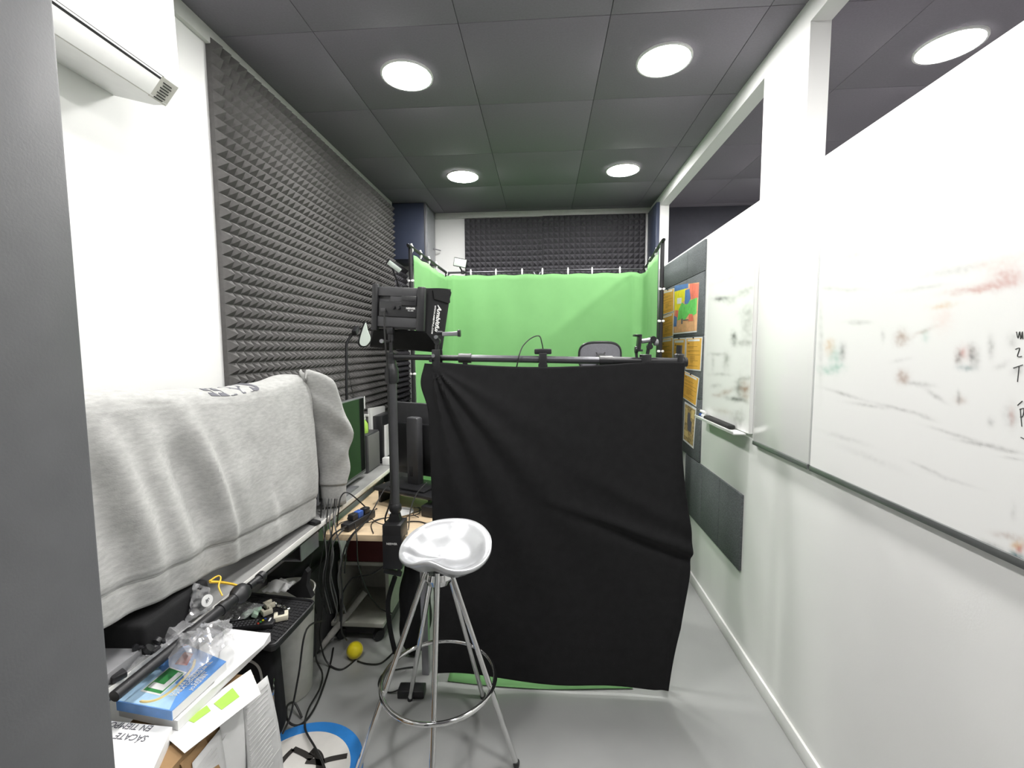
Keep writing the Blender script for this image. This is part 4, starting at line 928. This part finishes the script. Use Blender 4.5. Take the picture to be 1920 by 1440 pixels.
cable([pc(800, 905, Y=2.02), pc(782, 925, Y=2.02), pc(770, 955, Y=2.02), pc(766, 990, Z=.705), pc(762, 1012, Y=1.955), pc(764, 1060, Y=1.96)], .003, 'grey cable hanging between the riser and the curtain edge', gcable_m)
cable([pc(745, 1000, Z=.705), pc(760, 980, Z=.704), pc(785, 978, Z=.704), pc(800, 982, Z=.704)], .003, 'cable lying right of the clamp on the birch desk')
cable([pc(700, 1000, Z=.704), pc(696, 985, Z=.704), pc(705, 975, Z=.704), pc(730, 970, Z=.704)], .0025, 'short thin cable crossing the birch desk left of the clamp')
cable([pc(730, 1052, Y=2.0), pc(700, 1075, Y=2.0), pc(668, 1082, Y=2.05), pc(655, 1090, Y=2.05), pc(640, 1120, Y=2.05), pc(638, 1165, Y=2.05)], .004, 'thick black cable sagging from the clamp screw')
cable([(-.93, 2.06, .006), pc(690, 1245, Z=.006), pc(715, 1243, Z=.006), pc(740, 1222, Z=.006), (-.74, 2.10, .006)], .004, 'black cable on the floor right of the yellow ball')
cable([(-1.02, 1.93, .30), pc(575, 1180, Y=1.66), pc(560, 1265, Y=1.62), pc(545, 1340, Y=1.58), pc(530, 1375, Y=1.57)], .004, 'black cable hanging in front of the white bin')
cable([pc(596, 1160, Y=1.95), pc(592, 1230, Y=1.93), pc(604, 1262, Y=1.93), pc(600, 1290, Z=.02), pc(578, 1330, Z=.012), pc(572, 1365, Z=.03), pc(590, 1400, Z=.035), pc(603, 1425, Z=.034), pc(612, 1450, Z=.034)], .004, 'long black cable running down onto the round sign')
cable([pc(625, 1215, Z=.006), pc(618, 1250, Z=.006), pc(602, 1300, Z=.006), pc(582, 1340, Z=.008), pc(560, 1360, Z=.01), pc(540, 1352, Z=.03), pc(538, 1325, Z=.05), pc(552, 1318, Z=.04), pc(566, 1345, Z=.01)], .0045, 'black cable curling on the floor beside the black case')
random.seed(21)
for k, nm in enumerate(('nearest the power strip', 'nearest the clamp', 'closest to the riser legs', 'looping widest', 'curled tightest', 'lying farthest left')):
    x_, y_ = -.93+.06*k, 2.06+.05*(k % 3); a_ = random.random()*6; pts = []
    for i in range(6):
        pts.append((x_, y_, WZ+.004+.002*k)); a_ += random.uniform(-1.1, 1.1); x_ = min(-.60, max(-1.0, x_+.07*math.cos(a_))); y_ = min(2.30, max(1.99, y_+.06*math.sin(a_)))
    cable(pts, .0022, 'thin cable lying on the birch desk, '+nm)
for k, (u0, u1) in enumerate(((600, 585), (606, 612), (612, 604), (618, 625), (624, 616), (628, 640))):
    cable([pc(u0+4, 935, Y=2.09-.01*k), pc(u0+2, 958, Y=2.03), pc(u0, 985, Y=1.98 if k > 2 else 1.955), pc(u1, 1040, Y=1.95), pc(u1-6, 1090, Y=1.96), pc(u1+8, 1150, Y=1.99)], .0032, ['first', 'second', 'third', 'fourth', 'fifth', 'sixth'][k]+' from the left of the cables bunched below the sweatshirt cuff', cable_m if k % 2 == 0 else gcable_m)

# bin, textured tray and its contents
t = thing('waste_bin', 'tall white plastic bin under the black textured tray', 'bin', (-1.16, 1.85, 0))
MB().lathe([(0, 0), (.088, 0), (.094, .01), (.122, .47), (.126, .478), (.120, .478), (.09, .02), (0, .02)], (-1.160, 1.855, 0), None, 40).build('bin_body', mat('cream_bin_plastic', (.60, .60, .55), .45), t)
t = thing('tray', 'black textured tray with rounded corners resting on the white bin', 'tray', (-1.12, 1.63, .48))
tcn = [P(452, 1112, Z=.50), P(592, 1128, Z=.50), P(512, 1214, Z=.50), P(408, 1180, Z=.50)]
def rc(f, k=.16):
    out = []
    for i in range(4):
        a_, b_, c_ = tcn[i-1], tcn[i], tcn[(i+1) % 4]
        out += [b_.lerp(a_, k), b_.lerp(b_.lerp(a_, k).lerp(b_.lerp(c_, k), .5), .35), b_.lerp(c_, k)]
    return out
rim_ = spline(rc(0), 3, closed=True)
b = MB(); b.prism([p+V((0, 0, -.022)) for p in rim_], (0, 0, .022)); b.build('tray_base', mat_tex, t)
b = MB(); b.tube([p+V((0, 0, .002)) for p in rim_], .006, 8, closed=True); b.build('rim', black_pl, t)
b = MB(); e1 = (tcn[1]-tcn[0]); e2 = (tcn[3]-tcn[0])
for i in range(1, 22):
    for j in range(1, 16):
        p = tcn[0].lerp(tcn[1], i/22).lerp(tcn[3].lerp(tcn[2], i/22), j/16)
        b.box(p+V((0, 0, .001)), (.008, .011, .003), rotz(.6+(i+j) % 2*.5))
b.build('texture_studs', mat_tex, t)
zt = .502
t = thing('remote_control', 'black remote control with coloured buttons lying on the textured tray', 'remote control', P(470, 1168, Z=zt))
ra_, rb_ = P(425, 1180, Z=zt+.01), P(512, 1170, Z=zt+.01); d = rb_-ra_; a = math.atan2(d.y, d.x); rc_ = (ra_+rb_)/2+V((0, .012, 0))
MB().box(rc_, (d.length, .052, .018), rotz(a), bevel=.005).build('body', black_pl, t)
Rr = rotz(a)
for k, m_ in enumerate((red_m, lgreen_m, paint_y, dblue_m)):
    b = MB(); b.lathe([(0, 0), (.0042, 0), (.004, .003), (0, .0035)], rc_+Rr @ V((d.length*(.16+.035*k), -.013+.009*k, .0085)), None, 10); b.build('coloured_button', m_, t)
b = MB()
for i in range(9):
    for j in range(3): b.box(rc_+Rr @ V((-.085+.0125*i, -.014+.013*j, .0095)), (.007, .006, .002), Rr, bevel=.0005)
b.build('button_pad', grey_mt, t)
b = MB(); b.box(rc_+Rr @ V((d.length*.38, .006, .0095)), (.006, .022, .001), Rr); b.build('printed_logo', white_pl, t)
def cable_clip(u, v, rot, s, label, m=cream_pl):
    q = P(u, v, Z=zt+.012); R_ = rotz(rot); b = MB()
    b.box(q+R_ @ V((0, -.012*s, 0)), (.04*s, .012*s, .02), R_, bevel=.002); b.box(q+R_ @ V((-.015*s, .004*s, 0)), (.011*s, .024*s, .02), R_, bevel=.002); b.box(q+R_ @ V((.015*s, .004*s, 0)), (.011*s, .024*s, .02), R_, bevel=.002)
    tag(b.build('plastic_clip', m), label, 'clip', 'plastic clips on the textured tray')
cable_clip(527, 1155, .5, 1.25, 'largest cream plastic clip on the right of the textured tray')
cable_clip(505, 1133, -.6, 1.0, 'cream plastic clip farthest back on the textured tray')
cable_clip(500, 1146, .9, .9, 'cream plastic clip just behind the remote control')
for k, (u, v) in enumerate(((470, 1148), (483, 1144), (461, 1153), (478, 1152))):
    q = P(u, v, Z=zt+.012); b = MB(); b.box(q, (.03, .022, .016), euler(.2*k, .1, .7*k), bevel=.003)
    tag(b.build('foam_piece', mat('pale_green_foam', (.42, .58, .45), .8, var=.12)), ['leftmost but one', 'rightmost', 'leftmost', 'nearest'][k]+' pale green foam piece in the clear bag on the tray', 'foam piece', 'pale green foam pieces')
b = MB()
for k in range(4):
    q = P(516+8*k, 1130+3*k, Z=zt+.010); b.lathe([(0, 0), (.008, 0), (.009, .008), (.004, .014), (0, .014)], q-V((0, 0, .010)), euler(.3*k, .2, 0), 10)
tag(b.build('metal_screws', chrome), 'few shiny small screws at the back corner of the textured tray', 'screws', kind='stuff')
b = MB(); b.grid(lambda u, v: P(524, 1108, Z=zt)+V(((u-.5)*.11, (v-.5)*.08, .02+.03*noise.noise(V((u*4, v*4, 1)))+.025*math.sin(PI*u)*math.sin(PI*v))), 14, 12)
tag(b.build('crumpled_tissue', paper_m, solid=.001), 'crumpled white tissue at the back of the textured tray', 'tissue')
b = MB(); b.prism([P(u, v, Y=1.80) for u, v in ((556, 1120), (535, 1108), (562, 1090), (572, 1068), (577, 1074), (574, 1098), (584, 1122))], (0, .03, 0))
tag(b.build('black_pouch', black_cl), 'black cloth pouch with a pointed flap behind the textured tray', 'pouch')

# ========================================================= CARDBOARD BOX PILE
t = thing('cardboard_box', 'open brown cardboard box full of papers beside the grey door frame', 'cardboard box', (-.9, .95, 0))
bx0, bx1, by0, by1, bz = -1.0, -.80, .74, 1.115, .665
for a_, c_, n in (((bx0, by0, 0), (bx1, by1, .006), 'bottom'), ((bx0, by0, .006), (bx0+.005, by1, bz), 'side_wall'), ((bx1-.005, by0, .006), (bx1, by1, bz), 'side_wall'), ((bx0+.005, by0, .006), (bx1-.005, by0+.005, bz), 'end_wall'), ((bx0+.005, by1-.005, .006), (bx1-.005, by1, bz), 'end_wall')):
    MB().span(a_, c_).build(n, card_m, t)
b = MB(); b.prism([(bx1-.001, by1-.01, bz), (bx1+.004, by1-.01, bz), (bx1+.05, by1+.02, .30), (bx1+.045, by1+.02, .30)], (0, .004, 0)); b.prism([(bx1, .86, bz-.01), (bx1, .93, bz-.01), (bx1+.06, .95, bz-.2), (bx1+.06, .87, bz-.22)], (.003, 0, 0)); b.build('flap', card_m, t)
b = MB(); b.span((bx0, by0, bz), (bx1, by1, bz+.0015)); b.build('flap', card_m, t)
def slab(name, corners, th, m, label, cat, group=None):
    b = MB(); b.prism([V(c_) for c_ in corners], (0, 0, th)); return tag(b.build(name, m), label, cat, group)
# leaning sheets on the right side of the box
def lean(ps, m, label):
    b = MB(); p = [V(q) for q in ps]
    b.grid(lambda u, v: p[0].lerp(p[1], u).lerp(p[3].lerp(p[2], u), v)+V((.012*math.sin(PI*v), 0, 0)), 8, 12)
    if m is grey_paper:
        for k in range(26):
            v = .06+.034*k; q = p[0].lerp(p[3], v).lerp(p[1].lerp(p[2], v), .08); q2 = p[0].lerp(p[3], v).lerp(p[1].lerp(p[2], v), .55+.4*random.random())
            b.rod(q+V((.0125*math.sin(PI*v)+.0006, 0, 0)), q2+V((.0125*math.sin(PI*v)+.0006, 0, 0)), .0006, 4, 1)
    tag(b.build('paper_sheet', [m, mark_g], solid=.0006), label, 'paper', 'sheets leaning on the cardboard box')
lean([(-.79, 1.05, .655), (-.785, 1.15, .64), (-.745, 1.14, .30), (-.76, .99, .28)], grey_paper, 'printed sheet with fine grey lines leaning against the box, nearest the round sign')
lean([(-.792, .97, .66), (-.79, 1.055, .655), (-.775, 1.06, .36), (-.782, .95, .34)], paper_m, 'plain white sheet tucked behind the printed sheet on the box side')
lean([(-.788, .88, .64), (-.786, .965, .645), (-.758, .93, .34), (-.765, .83, .33)], grey_paper, 'printed sheet leaning on the box below the green highlighted page')
b = MB(); p0 = V((-.784, .93, .60)); b.prism([p0, p0+V((.002, .05, .02)), p0+V((.022, .03, -.24)), p0+V((.02, -.03, -.26))], (.001, 0, 0), 0)
for k in range(5): b.lathe([(0, 0), (.010+.004*(k % 2), 0), (.008, .001), (0, .001)], p0+V((.006+.003*k, .012*(k % 2)+.004, -.02-.045*k)), euler(0, PI/2-.08, 0), 9, 1)
tag(b.build('photo_card', [paper_m, ink_m]), 'narrow card with black ornamental print on the box side', 'card')
# flat stack on top: bottom to top
ZP = bz+.002
slab('book', [P(205, 1352, Z=ZP+.02), P(322, 1364, Z=ZP+.02), P(262, 1470, Z=ZP+.02), P(200, 1470, Z=ZP+.02)], .0, paper_m, '', '') if False else None
bk = [P(190, 1350, Z=ZP+.025), P(323, 1363, Z=ZP+.025), P(283, 1452, Z=ZP+.025), P(190, 1452, Z=ZP+.025)]
t = thing('book', 'white paperback with upside down lettering, nearest the grey door frame', 'book', (bk[0]+bk[2])/2-V((0, 0, .025)))
b = MB(); b.prism([q-V((0, 0, .025)) for q in bk], (0, 0, .025)); b.build('pages', paper_m, t)
xd_ = (bk[0]-bk[1]).normalized(); yd_ = V((xd_.y, -xd_.x, 0)); yd_ = -yd_ if yd_.y > 0 else yd_
b = MB(); b.text('EN TIEMPO', P(290, 1361, Z=ZP+.0255), xd_, yd_, .022); b.text('SÁCATE', P(281, 1380, Z=ZP+.0255), xd_, yd_, .022); b.build('title_lettering', ink_m, t)
def pageset(corn, z, th, label):
    c_ = [P(u, v, Z=z) for u, v in corn]; b = MB(); b.prism([q-V((0, 0, th)) for q in c_], (0, 0, th)); return b, c_
b, c_ = pageset([(300, 1372), (470, 1255), (489, 1301), (346, 1412)], ZP+.010, .001, '')
def on(c_, u, v): return c_[0].lerp(c_[1], u).lerp(c_[3].lerp(c_[2], u), v)+V((0, 0, .0006))
b.prism([on(c_, u, v) for u, v in ((.50, .28), (.74, .20), (.76, .62), (.53, .62))], (0, 0, .0004), 1)
b.prism([on(c_, u, v) for u, v in ((.22, .20), (.44, .18), (.44, .42), (.25, .42))], (0, 0, .0004), 1)
tag(b.build('paper_sheet', [paper_m, hgreen_m]), 'white page with two lime green highlighted blocks jutting out of the pile', 'paper')
b, c_ = pageset([(222, 1325), (425, 1178), (507, 1188), (333, 1352)], ZP+.035, .024, '')
tag(b.build('paper_stack', paper_m), 'thick stack of white sheets under the blue book', 'papers')
b, c_ = pageset([(420, 1181), (507, 1187), (495, 1208), (400, 1290)], ZP+.038, .002, '')
tag(b.build('paper_sheet', paper_m), 'blank white sheet on top at the far end of the pile', 'paper')
# blue book
zb_ = ZP+.062
bk = [P(219, 1313, Z=zb_), P(347, 1207, Z=zb_), P(424, 1240, Z=zb_), P(323, 1332, Z=zb_)]
t = thing('book', 'blue driving manual with green learner plate on its cover', 'book', (bk[0]+bk[2])/2-V((0, 0, .025)))
b = MB(); b.prism([q-V((0, 0, .024)) for q in bk], (0, 0, .022)); b.build('pages', paper_m, t)
b = MB(); b.prism([q-V((0, 0, .002)) for q in bk], (0, 0, .002)); b.prism([bk[0]-V((0, .002, .024)), bk[3]-V((0, .002, .024)), bk[3]-V((0, -.001, .024)), bk[0]-V((0, -.001, .024))], (0, 0, .024)); b.build('cover', blue_m, t)
def bo(u, v, z=.0006): return bk[0].lerp(bk[1], u).lerp(bk[3].lerp(bk[2], u), v)+V((0, 0, z))
b = MB(); b.prism([bo(*x, .0002) for x in ((.0, .0), (.55, .0), (.35, .75), (.0, .95))], (0, 0, .0003), 5)
b.prism([bo(*x) for x in ((.17, .20), (.60, .20), (.60, .58), (.17, .58))], (0, 0, .0004), 0); b.prism([bo(*x, .0011) for x in ((.195, .225), (.58, .225), (.58, .56), (.195, .56))], (0, 0, .0004), 1)
b.prism([bo(*x, .0016) for x in ((.26, .24), (.40, .24), (.40, .45), (.56, .45), (.56, .54), (.26, .54))], (0, 0, .0004), 0) if False else None
b.prism([bo(*x, .0016) for x in ((.24, .25), (.33, .25), (.33, .45), (.56, .45), (.56, .54), (.24, .54))], (0, 0, .0004), 0)
b.tube(spline([bo(*x, .0004) for x in ((.04, .36), (.05, .50), (.12, .62), (.26, .67), (.44, .66), (.62, .62), (.74, .56), (.84, .46))], 3), [.0006]+[.0035]*20+[.0006], 6, 2)
b.prism([bo(*x) for x in ((.66, .24), (.88, .16), (.90, .34), (.70, .46))], (0, 0, .0006), 3); b.prism([bo(*x) for x in ((.58, .60), (.68, .56), (.70, .60), (.60, .66))], (0, 0, .0006), 4)
b.build('cover_print', [paper_m, lgreen_m, gold_m, red_m, dblue_m, lblue_m], t)
xd_ = (bk[1]-bk[0]).normalized(); yd_ = V((-xd_.y, xd_.x, 0)); bw = (bk[1]-bk[0]).length
b = MB()
for s_, v_, u_ in (('LA GUÍA DEFINITIVA', .765, .20), ('PARA CONSEGUIR EL', .835, .22), ('CARNET', .905, .44), ('JOAQUÍN', .97, .36)):
    b.text(s_, bo(u_, v_, .001), xd_, yd_, .0125, bold=.0002)
b.build('title_lettering', paper_m, t)
# monopod
t = thing('monopod', 'black telescopic monopod lying along the pile with its ball head', 'monopod', P(340, 1210, Z=.77))
m0, m1 = P(214, 1306, Z=.775), P(452, 1112, Z=.790); dm = (m1-m0).normalized()
MB().rod(m0, m0.lerp(m1, .55), .0135, 18).build('lower_tube', black_mt, t)
b = MB(); b.rod(m0.lerp(m1, .5), m0.lerp(m1, .92), .0165, 18); b.build('upper_tube', black_pl, t)
for f in (.50, .80):
    b = MB(); b.rod(m0.lerp(m1, f-.02), m0.lerp(m1, f+.03), .0195, 18); b.build('twist_lock', black_pl, t)
b = MB(); b.lathe([(0, -.03), (.018, -.028), (.027, -.012), (.030, .0), (.027, .018), (.016, .028), (0, .03)], m1-dm*.005, Matrix((frame_from(dm))).transposed(), 22); b.build('ball_head', black_pl, t)
b = MB(); h0 = m1+dm*.035; b.rod(m1, h0, .008); b.rod(h0, h0+dm*.075, .0125, 16); b.lathe([(0, 0), (.016, 0), (.017, .02), (0, .024)], h0+dm*.05, Matrix((frame_from(dm))).transposed(), 16); b.rod(h0+dm*.03+V((.01, 0, 0)), h0+dm*.03+V((.03, 0, .004)), .006); b.build('tilt_head', black_pl, t)
# plastic bags
def crumple(corners, z, amp, label, seed, base=0, nu=26, nv=22, dome=.02):
    c_ = [P(u, v, Z=z) for u, v in corners]; b = MB()
    def f(u, v):
        p = c_[0].lerp(c_[1], u).lerp(c_[3].lerp(c_[2], u), v); n = 0; fr_ = 5
        for o in range(3):
            n += (1-abs(noise.noise(V((u*fr_+seed, v*fr_, seed)))*2))/(o+1); fr_ *= 2
        e = min(1, 5*min(u, v, 1-u, 1-v))
        p.z += e*(amp*n*.6+dome*math.sin(PI*u)*math.sin(PI*v)); p.x += .012*noise.noise(V((u*4, v*4, seed+3))); p.y += .012*noise.noise(V((u*4, v*4, seed+8)))
        return p
    b.grid(f, nu, nv); return tag(b.build('plastic_bag', film_m, sharp=10), label, 'plastic bag', 'clear plastic bags')
crumple([(150, 1190), (335, 1160), (425, 1186), (215, 1275)], .770, .022, 'large crinkled clear plastic bag with black bits beside the door frame', 3, dome=.022)
crumple([(290, 1205), (432, 1160), (440, 1200), (345, 1275)], .778, .022, 'crinkled clear plastic bag lying over the top of the blue book', 11, dome=.012)
crumple([(405, 1170), (440, 1130), (498, 1134), (458, 1160)], .520, .012, 'clear plastic bag holding the pale green foam pieces', 19, dome=.02)
for k, (u, v, s) in enumerate(((240, 1206, 1.2), (252, 1198, .8), (280, 1222, 1.1), (296, 1206, .9), (255, 1218, .6))):
    q = P(u, v, Z=.804); b = MB(); b.lathe([(.006*s, -.004), (.013*s, -.004), (.013*s, .006), (.006*s, .006)], q+V((0, 0, .005)), euler(.4*k, .2, k), 12); b.box(q+V((.014*s, .004, .004)), (.02*s, .008, .008), rotz(k*.8), bevel=.002)
    tag(b.build('small_fitting', black_pl), ['largest black plastic fitting', 'second black plastic fitting', 'black plastic fitting nearest the camera', 'black plastic fitting nearest the monopod', 'tiniest black plastic fitting'][k]+' in the bag by the door frame', 'fitting', 'black fittings in the clear bag')
# things on the white desk under the sweatshirt hem
b = MB(); b.box((-1.115, 1.135, DZ+.045), (.18, .24, .09), rotz(.05), bevel=.012, seg=3); tag(b.build('camera_bag', black_cl), 'black cloth bag on the white desk under the sweatshirt hem', 'bag')
b = MB(); b.span((-1.19, .80, DZ), (-1.03, 1.03, DZ+.03), bevel=.003); tag(b.build('notebook', mat('grey_cover', (.22, .22, .23), .6)), 'grey notebook on the white desk just under the near hem', 'notebook')
t = thing('earphone_pouch', 'clear pouch with a round white tag standing by the monopod', 'pouch', P(372, 1150, Z=DZ))
b = MB()
pz = [P(350, 1168, X=-1.016), P(398, 1142, X=-1.014), P(392, 1102, X=-1.022), P(364, 1092, X=-1.024)]
b.grid(lambda u, v: pz[0].lerp(pz[1], u).lerp(pz[3].lerp(pz[2], u), v)+V((.015*noise.noise(V((u*5, v*5, 2))), -.02*math.sin(PI*u)*math.sin(PI*v), 0)), 14, 12)
b.build('film', film_m, t, sharp=10)
q = P(388, 1126, X=-1.002)
b = MB(); b.lathe([(0, 0), (.017, 0), (.017, .002), (0, .002)], q, axes((.3, 1, .0), (-.2, 0, 1)), 24); tg = b.build('round_tag', paper_m, t, label='round white tag')
b = MB()
for k in range(3): b.box(q+V((.003, -.005+.005*k, .001)), (.001, .0018, .012), euler(.35, 0, 0))
b.build('tag_marks', ink_m, tg)
cable([P(392, 1090, X=-1.03), P(408, 1080, X=-1.03), P(414, 1084, X=-1.02), P(410, 1100, X=-1.0), P(417, 1117, X=-.98)], .0025, 'yellow thin cable loop hanging at the white desk edge', ycable_m)
cable([P(394, 1091, X=-1.025), P(415, 1092, X=-1.015), P(438, 1096, X=-1.005), P(447, 1100, X=-1.0)], .0045, 'thick yellow cable end on the white desk edge', ycable_m)

# black case and round sign on the floor
t = thing('carry_case', 'black soft carry case with grey zip standing left of the white bin', 'case', (-1.15, 1.62, 0))
ccx, ccy = -1.135, 1.62
MB().box((ccx, ccy, .195), (.15, .12, .38), euler(0, -.04, .25), bevel=.035, seg=4).build('shell', black_cl, t)
zp = spline([(ccx-.02, ccy-.066, .37), (ccx+.02, ccy-.066, .365), (ccx+.042, ccy-.058, .32), (ccx+.048, ccy-.055, .2), (ccx+.046, ccy-.055, .05)], 6)
b = MB(); b.tube(zp, .0045, 6); b.build('zip', zip_m, t)
b = MB(); b.tube(spline([(ccx+.075, ccy-.03, .27), (ccx+.084, ccy-.045, .255), (ccx+.082, ccy-.05, .225), (ccx+.074, ccy-.035, .21)], 5, True), .003, 6, closed=True); b.tube(spline([(ccx+.08, ccy-.045, .215), (ccx+.084, ccy-.05, .18), (ccx+.076, ccy-.04, .16)], 5), .003, 6); b.build('carabiner', chrome, t)
b = MB(); b.tube(spline([(ccx-.03, ccy, .375), (ccx, ccy-.01, .415), (ccx+.04, ccy-.02, .375)], 6), .008, 8); b.build('handle', black_cl, t)
sgc, sgr = V((-.905, 1.45, .0)), .238
t = thing('round_sign', 'round white sign with blue rim and black pictogram on the floor', 'sign', sgc)
MB().lathe([(0, .004), (sgr-.045, .004), (sgr-.045, .012), (0, .012)], sgc, None, 64).build('face', sign_white, t)
MB().lathe([(sgr-.046, .003), (sgr, .003), (sgr, .0125), (sgr-.046, .0125)], sgc, None, 64, loop=True).build('rim', sign_blue, t)
def sgp(u, v): return P(u, v, Z=.0135)
def stroke_flat(b, pix, w):
    pts = spline([sgp(*x) for x in pix], 5); L_, R_ = [], []
    for i, p in enumerate(pts):
        d = (pts[min(i+1, len(pts)-1)]-pts[max(0, i-1)]).normalized(); n = V((-d.y, d.x, 0)); L_.append(p+n*w/2); R_.append(p-n*w/2)
    for i in range(len(pts)-1): b.prism([L_[i], L_[i+1], R_[i+1], R_[i]], (0, 0, .001))
b = MB()
stroke_flat(b, [(505, 1458), (515, 1446), (535, 1420), (550, 1405)], 0.0189); stroke_flat(b, [(550, 1404), (570, 1413), (585, 1423)], 0.0216); stroke_flat(b, [(583, 1408), (594, 1413), (600, 1425), (600, 1445)], 0.0297)
stroke_flat(b, [(574, 1427), (590, 1428), (606, 1432)], 0.0216); stroke_flat(b, [(600, 1430), (620, 1423), (651, 1417)], 0.0216)
b.build('pictogram', mat('black_print', (.025, .022, .02), .6), t)

# ------------------------------------------------------------------ render
w = bpy.data.worlds.new('world'); w.use_nodes = True; sc.world = w
w.node_tree.nodes['Background'].inputs[0].default_value = (.5, .5, .5, 1); w.node_tree.nodes['Background'].inputs[1].default_value = .1
vs = sc.view_settings
sc.display_settings.display_device = 'sRGB'
vs.view_transform = 'Standard'; vs.look = 'None'; vs.gamma = 1; vs.use_curve_mapping = False; vs.exposure = 0
